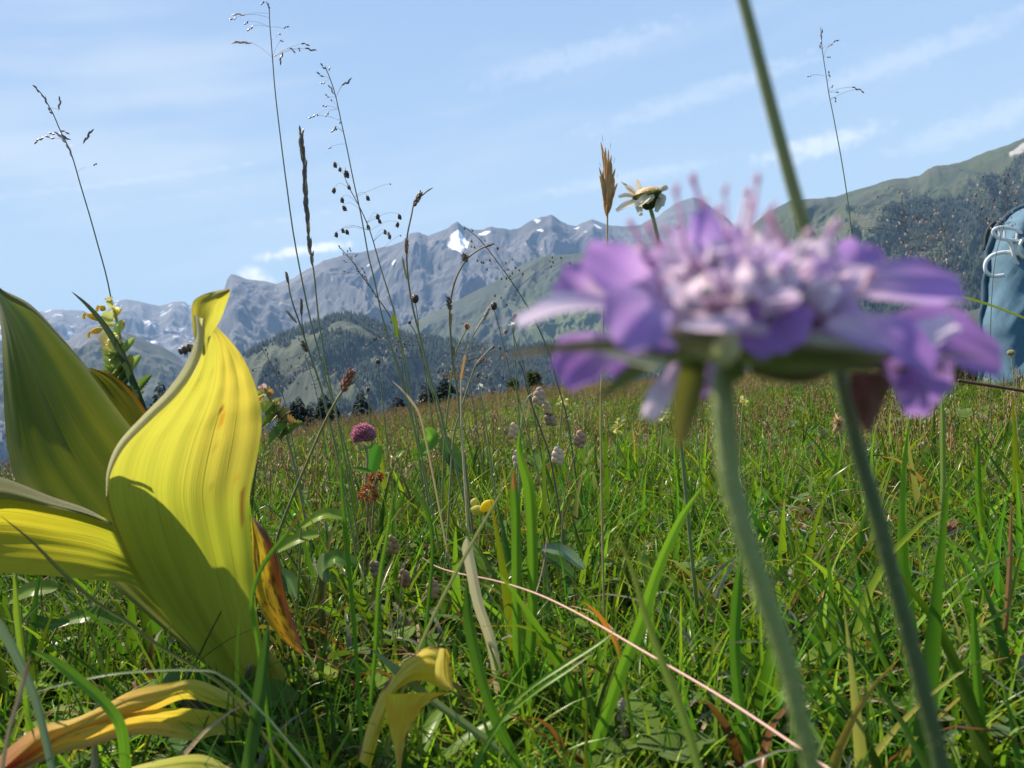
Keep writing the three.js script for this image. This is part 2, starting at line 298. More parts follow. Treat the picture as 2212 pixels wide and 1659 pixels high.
// long slope on the right: alp above, forest below
const rightWood = (cx, t, x, z) => {
  const n = fbm(x * 0.0030, z * 0.0030, 3.3, 4) * 1.1 + 0.3 * fbm(x * 0.012, z * 0.012, 1, 3);
  const line = 0.66 - 0.08 * sstep(cx, 1900, 1650) + 0.20 * sstep(cx, 1860, 1930);
  return sstep(line - t + n * 0.22, -0.01, 0.03) * (1 - 0.9 * sstep(Math.abs(t - (0.595 - 0.00008 * (cx - 1900))) - 0.012 + n * 0.02, 0.03, 0.0));
};
mountain('right_slope', [[1150, 860], [1300, 740], [1400, 670], [1500, 590], [1570, 530], [1620, 490], [1650, 464], [1682, 445], [1710, 434], [1740, 430], [1800, 425], [1850, 410], [1885, 400], [1920, 388], [1950, 385], [1985, 380], [2005, 365], [2025, 357], [2050, 357], [2075, 350], [2110, 336], [2150, 322], [2190, 307], [2240, 288], [2350, 250], [2500, 215], [2750, 180], [3100, 170]], 4300, 3000, 1500, -430, 110, 760, 260,
  (cx, t, h, up, x, z) => { const w = rightWood(cx, t, x, z); let c = mix3(alp(x, z, 1.0), [0.055, 0.055, 0.034], sstep(fbm(x * 0.004, z * 0.004, 7, 4), 0, 0.3) * 0.6); c = mix3(c, [0.27, 0.26, 0.25], sstep(((cx - 2205) / 26) ** 2 + ((t - 0.93) / 0.04) ** 2 + fbm(x * .01, z * .01, 2), 1, .7)); return mix3(c, [0.012, 0.022, 0.012], w * 0.9); }, { n: 70000, mask: (cx, t, y, x, z) => rightWood(cx, t, x, z) });

// far forest: far too many trees to count, one object
{
  const b = new MB();
  for (const [y0, y1, r] of [[0.05, 0.6, 0.19], [0.35, 1, 0.14]]) {
    const tip = b.v(V(0, y1, 0), [1.08, 1.08, 1.08]); const s = [];
    for (let k = 0; k < 6; k++) { const a = k / 6 * 6.283 + y0 * 5, q = r * (k % 2 ? 0.75 : 1); s.push(b.v(V(Math.cos(a) * q, y0, Math.sin(a) * q), [0.9, 0.9, 0.9])); }
    for (let k = 0; k < 6; k++) b.i.push(s[(k + 1) % 6], s[k], tip);
  }
  const im = shade(new THREE.InstancedMesh(b.geo(), new THREE.MeshStandardMaterial({ name: 'far conifers', vertexColors: true, roughness: 1 }), forestSpots.length)), m = new THREE.Matrix4(), q = new THREE.Quaternion(), c = new THREE.Color();
  forestSpots.forEach(([x, y, z, h], i) => { q.setFromAxisAngle(V(0, 1, 0), rnd() * 6); m.compose(V(x, y, z), q, V(h * rr(0.9, 1.4), h, h * rr(0.9, 1.4))); im.setMatrixAt(i, m); const k = rr(0.75, 1.2); c.setRGB(0.012 * k, 0.025 * k, 0.013 * k); im.setColorAt(i, c); });
  im.name = 'far_forest'; im.userData = { kind: 'stuff', label: 'dark conifer forest covering the distant hillsides', category: 'forest' }; scene.add(im);
}

// ---------------------------------------------------------------- spruces at the edge of the meadow
srand(21);
function spruce(x, y, d, widthPx, label) {
  const top = P(x, y, d), gy = gnd(top.x, top.z), base = V(top.x, gy, top.z), h = top.y - gy, rad = Math.max(0.8, h * 0.48);
  const t = thing('spruce_tree', label, 'tree', base, 'spruces below the edge of the meadow');
  part(t, 'trunk', new MB().tube([V(base.x, gy - 0.3, base.z), V(base.x, gy + h * 0.5, base.z), V(base.x, gy + h * 0.97, base.z)], (k) => lerp(0.16, 0.02, k), [0.06, 0.045, 0.035], 7).geo(), M.stem);
  const b = new MB(), n = Math.round(h * 7);
  for (let k = 0; k < n; k++) {
    const f = k / n, yy = gy + h * (0.08 + 0.92 * f), r0 = rad * (widthPx / 58) ** 0.5 * Math.pow(1 - f, 0.85) * rr(0.7, 1.15) + 0.08, m = 7 + Math.floor(6 * (1 - f));
    for (let q = 0; q < m; q++) {
      const a = rnd() * 6.283, R = r0 * rr(0.6, 1.1), o = V(Math.cos(a), 0, Math.sin(a)), A = V(base.x, yy, base.z), B = A.clone().addScaledVector(o, R * 0.55).add(V(0, -R * 0.12, 0)), C = A.clone().addScaledVector(o, R).add(V(0, -R * rr(0.1, 0.4), 0));
      const g = rr(0.6, 1.4), c = [0.012 * g, 0.022 * g, 0.010 * g];
      b.ribbon([A, B, C], (u) => R * 0.20 * Math.sin(0.25 + u * 2.8) + 0.01, V(rr(-.3, .3), 1, rr(-.3, .3)), c, { fold: -0.5, nu: 2 });
      b.ribbon([B.clone(), C.clone().lerp(B, 0.4).add(V(0, -R * 0.2, 0)), C.clone().add(V(0, -R * 0.3, 0))], (u) => R * 0.14 * (1 - u) + 0.01, V(-o.z, 0, o.x), c, { fold: 0.2 });
    }
  }
  part(t, 'crown', b.geo(), M.blade);
}
const TREES = [[345, 822, 66, 40, 'dark spruce top showing between the yellow leaves, leftmost of the spruces'], [366, 828, 70, 30, 'small dark spruce just right of the leftmost spruce, between the yellow leaves'], [641, 852, 60, 62, 'dark spruce just right of the yellow leaf, first of the row below the meadow edge'], [670, 864, 66, 40, 'short spruce in the gap behind the tall grass stems, second of the row'], [697, 845, 64, 50, 'slim dark spruce behind the crossing grass stems, third of the row'], [722, 872, 70, 60, 'low broad spruce behind the reddish sedge spike'], [778, 841, 62, 60, 'pointed spruce standing alone above the pink clover head'], [858, 849, 64, 50, 'spruce between the pink clover and the tall sedge stems'], [918, 822, 62, 56, 'large dark spruce left of the pair behind the sedge stems'], [960, 806, 62, 70, 'tallest dark spruce behind the two curved sedge stems'], [1000, 838, 66, 50, 'shorter spruce right of the tallest one behind the sedges'], [1062, 832, 70, 46, 'small spruce near the white fluffy seed head']];
for (const a of TREES) spruce(...a);
function bush(x, y, d, w, label) {
  const top = P(x, y, d), gy = gnd(top.x, top.z), base = V(top.x, gy, top.z), h = top.y - gy, r = w * d / F * 0.5;
  const t = thing('bush', label, 'bush', base); const b = new MB();
  part(t, 'stem', new MB().tube([V(base.x, gy - .1, base.z), V(base.x, gy + h * 0.7, base.z)], 0.05, [0.06, 0.05, 0.035], 6).geo(), M.stem);
  for (let k = 0; k < 1500; k++) {
    const a = rnd() * 6.28, f = Math.pow(rnd(), 0.7), q = Math.sqrt(rnd()) * r * Math.sqrt(1 - f * 0.85) * (0.8 + 0.35 * noise(a * 1.5, f * 4, x)), p = V(base.x + Math.cos(a) * q, gy + f * h * 1.0, base.z + Math.sin(a) * q), s = rr(0.04, 0.10), g = rr(0.6, 1.5);
    b.ribbon([p, p.clone().add(V(rr(-s, s), rr(-s, s), rr(-s, s)))], (u) => s * 0.5, V(rr(-1, 1), 1, rr(-1, 1)), [0.045 * g, 0.065 * g, 0.018 * g], { fold: 0, nu: 1 });
  }
  part(t, 'foliage', b.geo(), M.blade);
}
bush(1108, 822, 28, 60, 'olive bush at the meadow edge, left of the larger one behind the nodding stems');
bush(1152, 806, 28, 80, 'larger olive bush at the meadow edge just left of the purple flower');
// ---------------------------------------------------------------- turf: nobody could count it
function scatter(kind, label, category, variants, mat, spots) {
  const o = new THREE.Group(); o.name = kind; o.userData = { kind: 'stuff', label, category }; scene.add(o);
  const per = variants.map(() => []); spots.forEach((s) => per[Math.floor(rnd() * variants.length)].push(s));
  const m = new THREE.Matrix4(), q = new THREE.Quaternion(), e = new THREE.Euler(), c = new THREE.Color();
  variants.forEach((g, k) => {
    if (!per[k].length) return;
    const im = shade(new THREE.InstancedMesh(g, mat, per[k].length)); im.name = numbered(kind + '_tuft');
    per[k].forEach(([x, y, z, s, col, tilt = 0.15, sy = 1], i) => { e.set(rr(-tilt, tilt), rnd() * 6.283, rr(-tilt, tilt)); q.setFromEuler(e); m.compose(V(x, y, z), q, V(s, s * sy, s)); im.setMatrixAt(i, m); c.setRGB(...col); im.setColorAt(i, c); });
    o.add(im);
  });
}
const inWedge = (a) => Math.abs(a) < 0.68;
function spread(n, r0, r1, f, pow = 0.5) {
  const out = [];
  for (let k = 0; k < n; k++) { const r = Math.sqrt(lerp(r0 * r0, r1 * r1, Math.pow(rnd(), 0.5 / pow))), a = rr(-0.70, 0.66), x = Math.sin(a) * r, z = -Math.cos(a) * r; const s = f(x, z, r); if (s) out.push([x, gnd(x, z) - 0.002, z, ...s]); }
  return out;
}
function tuft(blades, { wid = 0.026, lean = 1.15, spreadR = 0.22, curl = 1.0, hmin = 0.45 } = {}) {
  const b = new MB();
  for (let k = 0; k < blades; k++) {
    const a = rnd() * 6.283, rad = Math.sqrt(rnd()) * spreadR, p = V(Math.cos(a) * rad, 0, Math.sin(a) * rad), az = rnd() * 6.283, o = V(Math.cos(az), 0, Math.sin(az)), L = rr(hmin, 1), th0 = rr(0.03, lean), cu = rr(0.1, curl), pts = [p.clone()];
    let th = th0; const n = 6; for (let i = 0; i < n; i++) { p.addScaledVector(o, Math.sin(th) * L / n).add(V(0, Math.cos(th) * L / n, 0)); pts.push(p.clone()); th += cu / n * (1 + i * 0.35); }
    const tone = rr(0.65, 1.35), yel = rnd(), dry = wid < 0.02 && rnd() < 0.10, base = dry ? [2.3, 1.45, 1.9] : mix3([0.85, 0.98, 0.9], [1.45, 1.10, 0.8], yel * yel).map((q) => q * tone), w = wid * rr(0.6, 1.3);
    b.ribbon(pts, (t) => w * Math.pow(Math.max(0, 1 - t), 0.6) * (0.75 + 0.5 * Math.sin(Math.PI * Math.min(1, t + 0.25))) + 0.0012, V(-o.z * 0.2 + o.x * -0.9, 0.45, o.x * 0.2 + o.z * -0.9), (t) => mix3([0.9 * base[0] * 1.15, base[1] * 0.9, base[2]], base, sstep(t, 0, 0.3)).map((q, j) => (t > 0.86 && yel > 0.7 ? q * [1.9, 0.9, 0.8][j] : q)), { fold: 0.35, nu: 2, twist: rr(-0.9, 0.9) });
  }
  return b.geo();
}
srand(31);
const patch = (x, z) => fbm(x * 2.3 + 5, z * 2.3, 3, 3);
const GREEN = (r, x = 0, z = 0) => { const q = patch(x, z), k = rr(0.45, 1.25) * (1 + 0.9 * q), w = rnd() ** 1.4, warm = sstep(r, 1.2, 4.5) * rr(0.35, 1); let c = mix3([0.054, 0.165, 0.008], [0.185, 0.285, 0.012], w); c = mix3(c, [0.175, 0.135, 0.035], Math.max(warm * 0.46, rnd() < 0.06 ? 0.8 : 0)); return c.map((v) => v * Math.max(0.3, k)); };
{
  const tufts = [0, 1, 2, 3, 4, 5].map(() => tuft(12)), fine = [0, 1, 2, 3].map(() => tuft(11, { wid: 0.014, lean: 0.6, curl: 0.7, spreadR: 0.25 }));
  const coarse = [0, 1, 2, 3].map((k) => tuft(k % 2 ? 4 : 6, { wid: 0.025, lean: 0.75, curl: 0.9, spreadR: 0.16, hmin: 0.55 }));
  const keep = (x, z, r) => (r < 0.30 && Math.abs(x) < 0.10 ? rr(0.6, 0.8) : 1), big = (x, z) => 1 + 0.9 * patch(x + 3, z - 7);
  const thin = (x, z) => rnd() < 0.75 + 1.2 * patch(x * 1.7 - 4, z * 1.7);
  const s1 = [...spread(5600, 0.20, 1.1, (x, z, r) => thin(x, z) && [rr(0.020, 0.052) * keep(x, z, r) * big(x, z), GREEN(r, x, z), 0.5]), ...spread(14000, 1.0, 3.2, (x, z, r) => thin(x, z) && [rr(0.024, 0.058) * big(x, z), GREEN(r, x, z), 0.45]), ...spread(26000, 3, 12, (x, z, r) => [rr(0.032, 0.065) * big(x, z), GREEN(r, x, z), 0.3])];
  scatter('short_grass', 'short bright green grass turf covering the meadow', 'grass', tufts, M.blade, s1);
  const s2 = [...spread(1100, 0.26, 1.2, (x, z, r) => [rr(0.035, 0.085) * keep(x, z, r), GREEN(r, x, z), 0.35]), ...spread(4200, 1.0, 4, (x, z, r) => [rr(0.045, 0.095), GREEN(r, x, z), 0.35])];
  scatter('fine_grass', 'thin upright grass blades standing above the turf', 'grass', fine, M.blade, s2);
  const s3 = [...spread(420, 0.24, 1.0, (x, z, r) => !(x < -0.06 && x > -0.22 && z > -0.46) && [rr(0.05, 0.115) * keep(x, z, r), GREEN(r, x, z), 0.35]), ...spread(900, 0.9, 3, (x, z, r) => [rr(0.05, 0.10), GREEN(r, x, z), 0.35])];
  scatter('coarse_grass', 'coarse broad grass blades standing among the finer turf', 'grass', coarse, M.blade, s3);
}
{ // pale and rust dry blades in the turf
  const v = [0, 1, 2].map(() => tuft(4, { wid: 0.020, lean: 1.3, curl: 1.2, spreadR: 0.3 }));
  const col = () => (rnd() < 0.55 ? mix3([0.42, 0.40, 0.26], [0.62, 0.60, 0.50], rnd()) : mix3([0.26, 0.10, 0.02], [0.32, 0.19, 0.04], rnd())).map((q) => q * 0.5);
  scatter('dry_grass', 'pale and rust coloured dead blades among the green grass', 'dry grass', v, M.blade, [...spread(1500, 0.24, 1.3, () => [rr(0.035, 0.085), col(), 0.4]), ...spread(4200, 1.2, 6, () => [rr(0.04, 0.10), col(), 0.4])]);
}
function leafRosette(n, { len = 0.5, wid = 0.17, stalk = 0.5, tooth = 0, trif = false } = {}) {
  const b = new MB();
  for (let k = 0; k < n; k++) {
    const az = k / n * 6.283 + rr(-0.4, 0.4), o = V(Math.cos(az), 0, Math.sin(az)), up = rr(0.3, 1.0), p = V(0, 0, 0), q = p.clone().addScaledVector(o, stalk * rr(0.4, 0.9)).add(V(0, stalk * up, 0)), tone = rr(0.75, 1.25), c = [tone, tone, tone];
    b.tube([p, p.clone().lerp(q, 0.5).add(V(0, 0.03, 0)), q], 0.011, [0.9, 0.8, 0.8], 4, false);
    for (const d of trif ? [-1.9, 0, 1.9] : [0]) {
      const oo = o.clone().applyAxisAngle(V(0, 1, 0), d), L = len * rr(0.75, 1.15) * (trif ? 0.62 : 1), e = V(0, rr(-0.1, 0.45) * L, 0), pts = [0, 0.25, 0.5, 0.75, 1].map((t) => q.clone().addScaledVector(oo, L * t).addScaledVector(e, t).add(V(0, -0.18 * L * t * t, 0)));
      b.ribbon(spline(pts, tooth || 8), (t) => { const w = wid * Math.pow(Math.sin(Math.PI * Math.min(0.985, t * 0.92 + 0.05)), 0.75); return tooth ? w * (Math.round(t * tooth) % 2 ? 0.82 : 1.05) : w; }, V(0, 1, 0).addScaledVector(oo, 0.2), c, { fold: 0.3, nu: 2 });
    }
  }
  return b.geo();
}
{
  const v = [leafRosette(5), leafRosette(4, { trif: true, wid: 0.14 }), leafRosette(3, { trif: true, wid: 0.16 }), leafRosette(5, { tooth: 22, wid: 0.15, len: 0.6 }), leafRosette(6, { wid: 0.07, len: 0.7, stalk: 0.25 })];
  const col = () => { const k = rr(0.7, 1.25); return mix3([0.040, 0.120, 0.010], [0.125, 0.20, 0.014], rnd() ** 1.5).map((q) => q * k); };
  scatter('ground_herbs', 'low clover and broad herb leaves growing in the turf', 'herbs', v, M.herb, [...spread(650, 0.28, 1.2, () => [rr(0.025, 0.05), col(), 0.3]), ...spread(2600, 1.1, 4.5, () => [rr(0.035, 0.075), col(), 0.3])]);
}
{ // brown seed stems that colour the far meadow
  const mk = () => { const b = new MB(); for (let k = 0; k < 5; k++) { const x = rr(-0.3, 0.3), z = rr(-0.3, 0.3), h = rr(0.55, 1), l = rr(-0.18, 0.12), m = rr(-0.15, 0.15), c = mix3([1, 0.72, 0.5], [0.9, 1.0, 0.4], rnd()), pts = [V(x, 0, z), V(x + l * 0.3, h * 0.5, z + m * 0.3), V(x + l, h, z + m)]; b.tube(pts, 0.006, c, 3, false); for (let q = 0; q < 5; q++) { const f = 1 - q * 0.07 * rr(0.6, 1.5), p = pts[2].clone().lerp(pts[1], (1 - f) * 2).add(V(rr(-.05, .05), 0, rr(-.05, .05))); b.spindle(p, p.clone().add(V(rr(-.03, .03), rr(0.04, 0.08), rr(-.03, .03))), 0.011, [1.0, 0.8, 0.6], { sides: 4, rings: 3 }); } } return b.geo(); };
  const v = [mk(), mk(), mk(), mk()];
  const col = (r) => mix3([0.20, 0.135, 0.045], [0.40, 0.32, 0.15], rnd()).map((q) => q * 0.8);
  scatter('seed_stems', 'brownish seeding grass stems over the far part of the meadow', 'grass', v, M.stem, [...spread(260, 0.9, 2.0, (x, z, r) => [rr(0.06, 0.11), col(r), 0.2]), ...spread(4200, 2, 11.5, (x, z, r) => [rr(0.06, 0.12), col(r), 0.2])]);
}
// ---------------------------------------------------------------- yellowing broad-leaved plant on the left
srand(41);
const polyD = (l, d0, d1, n = 40) => spline(l.map((q, i) => P(q[0], q[1], q[2] ?? lerp(d0, d1, i / (l.length - 1)))), n);
// leaf between two measured edges (foot to tip); bulge towards the eye, pleats along the veins
function leafSheet(b, L, R, { dL = [0.37, 0.34], dR = [0.37, 0.34], bulge = 0.006, pleat = 0.0008, lanes = 9, col, nu = 36, nv = 48 }) {
  const l = polyD(L, ...dL, nv), r = polyD(R, ...dR, nv);
  b.grid(nu, nv, (u, v) => {
    const j = Math.round(v * nv), p = l[j].clone().lerp(r[j], u), n = TOCAM(p), w = l[j].distanceTo(r[j]);
    p.addScaledVector(n, (typeof bulge === 'function' ? bulge(u, v) : bulge * Math.sin(Math.PI * u)) + pleat * Math.min(1, w / 0.03) * Math.cos(u * lanes * 6.283) + 0.0026 * noise(u * 3, v * 3, w * 90) * Math.min(1, w / 0.02));
    return [p, col(u, v, p)];
  });
  return b;
}
const YEL = [0.72, 0.70, 0.085], YG = [0.50, 0.56, 0.040], OLIVE = [0.20, 0.235, 0.022], BRN = [0.28, 0.085, 0.012], ORA = [0.80, 0.36, 0.02], PALEUNDER = [0.96, 0.90, 0.42];
const spotty = (c, p, k = 1) => { const n = noise(p.x * 420, p.y * 420, p.z * 300) + 0.5 * noise(p.x * 1100, p.y * 700, 3); return mix3(c, BRN, sstep(n, 0.62, 0.8) * 0.75 * k); };
{
  const foot = P(565, 1560, 0.37); foot.y = gnd(foot.x, foot.z);
  const T = thing('broad_leaved_plant', 'large plant with ribbed yellow leaves, the front one twisted at its tip', 'plant', foot);
  // front leaf
  {
    const b = new MB();
    leafSheet(b, [[560, 1560], [500, 1490], [440, 1425], [370, 1345], [300, 1245], [255, 1155], [230, 1075], [232, 1020], [255, 965], [310, 905], [368, 848], [410, 790], [432, 738], [440, 712]], [[600, 1560], [588, 1490], [568, 1400], [553, 1310], [546, 1200], [538, 1110], [541, 1060], [553, 1000], [565, 925], [561, 870], [545, 815], [520, 765], [492, 730], [466, 704]],
      { dL: [0.372, 0.315], dR: [0.372, 0.325], bulge: (u, v) => -0.010 * Math.sin(Math.PI * u) * Math.sin(Math.PI * Math.min(1, v + 0.15)), pleat: 0.0005, lanes: 6,
        col: (u, v, p) => {
          let c = mix3(YG, YEL, sstep(v, 0.30, 0.72)); c = mix3(c, [0.86, 0.68, 0.09], sstep(u, 0.4, 0.75) * sstep(v, 0.35, 0.6) * 0.6); c = mix3(c, [0.40, 0.46, 0.03], sstep(v, 0.22, 0.0));
          const blot = (a, q, ra, rq) => sstep(((u - a) / ra) ** 2 + ((v - q) / rq) ** 2 + 0.5 * noise(u * 40, v * 40, 2), 1, 0.3);
          c = mix3(c, [0.80, 0.40, 0.03], blot(0.70, 0.66, 0.018, 0.030)); c = mix3(c, BRN, blot(0.665, 0.685, 0.014, 0.018)); c = mix3(c, ORA, blot(0.88, 0.50, 0.02, 0.025) * 0.5); c = mix3(c, BRN, blot(0.95, 0.42, 0.02, 0.07) * 0.8);
          c = mix3(c, BRN, sstep(u, 0.02, 0.0) * sstep(v, 0.2, 0.4) * 0.7); return spotty(c, p, 0.4);
        } });
    // twisted tip
    leafSheet(b, [[440, 770], [421, 735], [415, 700], [414, 670], [418, 650], [440, 636], [468, 628], [493, 624]], [[444, 764], [458, 720], [471, 700], [480, 682], [487, 662], [492, 648], [496, 636], [497, 627]],
      { dL: [0.312, 0.306], dR: [0.318, 0.306], bulge: (u, v) => 0.004 * Math.sin(Math.PI * u) - 0.004 * Math.sin(Math.PI * Math.min(1, u * 2)) * (1 - v), pleat: 0.0007, lanes: 3, nu: 18, nv: 30, col: (u, v, p) => mix3(mix3([0.46, 0.42, 0.05], YEL, sstep(u, 0.35, 0.7)), BRN, sstep(v, 0.93, 1) * 0.8) });
    const m = part(T, 'leaf', b.geo(), M.leaf, 'bright yellow front leaf with a twisted tip and small rusty spots');
    // rolled pale margin
    const r = new MB();
    leafSheet(r, [[229, 1072], [231, 1018], [252, 962], [306, 900], [362, 842], [402, 784], [421, 730], [418, 680]], [[231, 1072], [240, 1022], [268, 968], [326, 908], [384, 852], [426, 792], [441, 738], [442, 690]], { dL: [0.322, 0.309], dR: [0.319, 0.306], bulge: 0.0025, pleat: 0.0003, lanes: 3, nu: 10, nv: 40, col: (u, v) => mix3(PALEUNDER, [1.0, 0.92, 0.42], u) });
    part(m, 'rolled_margin', r.geo(), M.leaf);
  }
  // tall dark leaf at the left edge
  {
    const b = new MB();
    leafSheet(b, [[540, 1520], [400, 1400], [240, 1260], [110, 1130], [40, 1045], [18, 980], [10, 900], [6, 800], [3, 720], [-8, 650], [-25, 605]], [[560, 1520], [520, 1380], [460, 1230], [380, 1080], [310, 960], [250, 880], [195, 806], [128, 728], [64, 662], [10, 630], [-20, 600]],
      { dL: [0.385, 0.455], dR: [0.385, 0.385], bulge: -0.006, pleat: 0.0005, lanes: 8, col: (u, v, p) => { let c = mix3([0.115, 0.185, 0.014], [0.25, 0.28, 0.024], 0.5 + 0.9 * noise(u * 8, v * 2, 4)); c = mix3(c, [0.36, 0.38, 0.10], sstep(u, 0.2, 0.0) * 0.8 + sstep(u, 0.9, 1) * 0.6); return c; } });
    const m = part(T, 'leaf', b.geo(), M.leaf, 'tall dark olive leaf cut by the left edge of the picture');
    const r = new MB();
    leafSheet(r, [[195, 800], [128, 722], [64, 656], [0, 622], [-20, 600]], [[202, 812], [140, 742], [74, 676], [8, 640], [-18, 604]], { dL: [0.384, 0.392], dR: [0.380, 0.388], bulge: 0.002, pleat: 0, nu: 6, nv: 24, col: () => [0.36, 0.36, 0.13] });
    part(m, 'rolled_margin', r.geo(), M.leaf);
  }
  // leaf behind, with a brown rim
  part(T, 'leaf', leafSheet(new MB(), [[545, 1500], [430, 1250], [330, 1080], [260, 950], [215, 860], [190, 797]], [[552, 1500], [480, 1200], [400, 1030], [330, 912], [290, 852], [243, 810], [195, 794]], { dL: [0.39, 0.43], dR: [0.39, 0.415], bulge: 0.004, pleat: 0.0007, lanes: 5, col: (u, v, p) => spotty(mix3([0.28, 0.27, 0.02], [0.42, 0.16, 0.015], sstep(u, 0.86, 1)), p) }).geo(), M.leaf, 'olive leaf with a brown rim behind the front leaf');
  // low leaf reaching out of the frame on the left
  {
    const b = new MB();
    leafSheet(b, [[545, 1500], [440, 1400], [330, 1300], [285, 1262], [200, 1253], [100, 1243], [0, 1236], [-120, 1200]], [[550, 1495], [470, 1380], [380, 1270], [300, 1178], [232, 1122], [120, 1092], [0, 1074], [-130, 1110]], { dL: [0.378, 0.33], dR: [0.378, 0.34], bulge: -0.006, pleat: 0.00022, lanes: 7, col: (u, v, p) => mix3(YG, [0.74, 0.68, 0.04], sstep(v, 0.4, 0.8)) });
    const m = part(T, 'leaf', b.geo(), M.leaf, 'low yellow leaf reaching left out of the picture');
    part(m, 'folded_margin', leafSheet(new MB(), [[245, 1135], [180, 1112], [100, 1094], [0, 1078], [-120, 1100]], [[240, 1128], [190, 1100], [110, 1072], [0, 1030], [-120, 1010]], { dL: [0.352, 0.338], dR: [0.362, 0.352], bulge: 0.003, pleat: 0.0004, lanes: 3, nu: 12, nv: 30, col: (u, v) => mix3([0.26, 0.28, 0.04], [0.32, 0.32, 0.11], u) }).geo(), M.leaf);
  }
  // browned leaf hanging on the right of the front leaf
  part(T, 'leaf', leafSheet(new MB(), [[542, 1112], [545, 1180], [548, 1250], [560, 1310], [592, 1362], [625, 1395], [654, 1414]], [[544, 1112], [575, 1150], [598, 1200], [606, 1240], [618, 1295], [640, 1358], [658, 1412]], { dL: [0.385, 0.372], dR: [0.395, 0.372], bulge: 0.004, pleat: 0.0006, lanes: 4, col: (u, v, p) => { let c = mix3([0.84, 0.58, 0.03], ORA, sstep(v, 0.3, 0.9) * 0.6); c = mix3(c, [0.26, 0.08, 0.01], sstep(u + 0.35 * fbm(v * 8, u * 3, 5), 0.55, 0.75)); const n = fbm(v * 14, u * 10, 9); return mix3(c, [0.20, 0.07, 0.01], sstep(n, 0.12, 0.2) * 0.8); } }).geo(), M.leaf, 'hanging orange and brown withered leaf tip');
  // withered leaf lying to the bottom left corner
  {
    const f = (u, v, p) => { let c = mix3([0.78, 0.72, 0.06], [1.0, 0.68, 0.08], sstep(v, 0.2, 0.6)); c = mix3(c, [0.55, 0.16, 0.01], sstep(v, 0.78, 0.98) * 0.9 + sstep(u, 0.35, 0.0) * sstep(v, 0.3, 0.6) * 0.5); return spotty(c, p, 0.5); };
    const b = new MB();
    leafSheet(b, [[575, 1570], [520, 1545], [470, 1526], [400, 1510], [330, 1535], [270, 1545], [200, 1568], [140, 1590], [70, 1632], [0, 1680]], [[580, 1560], [530, 1515], [470, 1485], [420, 1468], [370, 1474], [290, 1490], [230, 1520], [160, 1552], [80, 1570], [-15, 1645]], { dL: [0.345, 0.255], dR: [0.352, 0.265], bulge: (u, v) => 0.004 * Math.sin(Math.PI * u) + 0.0028 * noise(u * 2.0, v * 5, 3) + 0.0007 * noise(u * 6, v * 14, 5), pleat: 0.0005, lanes: 3, col: f });
    leafSheet(b, [[570, 1590], [520, 1590], [465, 1588], [420, 1600], [340, 1588], [270, 1590], [200, 1612], [130, 1628], [60, 1660], [-10, 1700]], [[575, 1575], [520, 1552], [470, 1538], [400, 1530], [330, 1533], [270, 1544], [200, 1566], [140, 1588], [70, 1630], [0, 1678]], { dL: [0.338, 0.25], dR: [0.342, 0.254], bulge: (u, v) => -0.004 * Math.sin(Math.PI * u) + 0.0028 * noise(u * 2.0, v * 5, 8) + 0.0007 * noise(u * 6, v * 14, 9), pleat: 0.0005, lanes: 3, col: f });
    part(T, 'leaf', b.geo(), M.leaf, 'withered rolled leaf with a rust coloured end lying towards the bottom left corner');
  }
  part(T, 'leaf', leafSheet(new MB(), [[520, 1700], [430, 1690], [330, 1692], [230, 1700]], [[500, 1660], [435, 1630], [330, 1645], [225, 1675]], { dL: [0.27, 0.25], dR: [0.28, 0.26], bulge: 0.004, pleat: 0.0006, lanes: 4, col: (u, v, p) => spotty([0.78, 0.78, 0.06], p, 0.4) }).geo(), M.leaf);
  // sheaths at the foot
  part(T, 'sheath', leafSheet(new MB(), [[650, 1640], [610, 1560], [575, 1480], [555, 1430]], [[700, 1640], [650, 1550], [612, 1440], [580, 1400]], { dL: [0.362, 0.375], dR: [0.365, 0.378], bulge: 0.004, pleat: 0.0005, lanes: 3, col: () => [0.48, 0.48, 0.03] }).geo(), M.leaf);
  part(T, 'sheath', leafSheet(new MB(), [[500, 1600], [525, 1560], [540, 1500], [530, 1440]], [[640, 1600], [622, 1560], [600, 1500], [585, 1430]], { dL: [0.365, 0.374], dR: [0.365, 0.374], bulge: 0.005, pleat: 0.0005, lanes: 3, col: () => [0.42, 0.46, 0.03] }).geo(), M.leaf);
  // ragged brown stump of last year's stalk
  { const b = new MB(); for (let k = 0; k < 16; k++) { const x = 430 + rr(-34, 34), top = P(x + rr(-10, 10), 1478 + rr(0, 50), 0.357), lo = top.clone(); lo.y = gnd(top.x, top.z) - 0.004; lo.x += rr(-.004, .004); b.ribbon(spline([lo, top.clone().lerp(lo, 0.5).add(V(rr(-.002, .002), 0, rr(-.002, .002))), top], 6), (t) => 0.0028 * (1 - 0.5 * t), V(rr(-.6, .6), 0, 1), mix3([0.06, 0.035, 0.015], [0.13, 0.07, 0.025], rnd()), { fold: 0.4 }); } part(T, 'stump', b.geo(), M.seed, 'ragged dark brown stump of an old stalk'); }
}
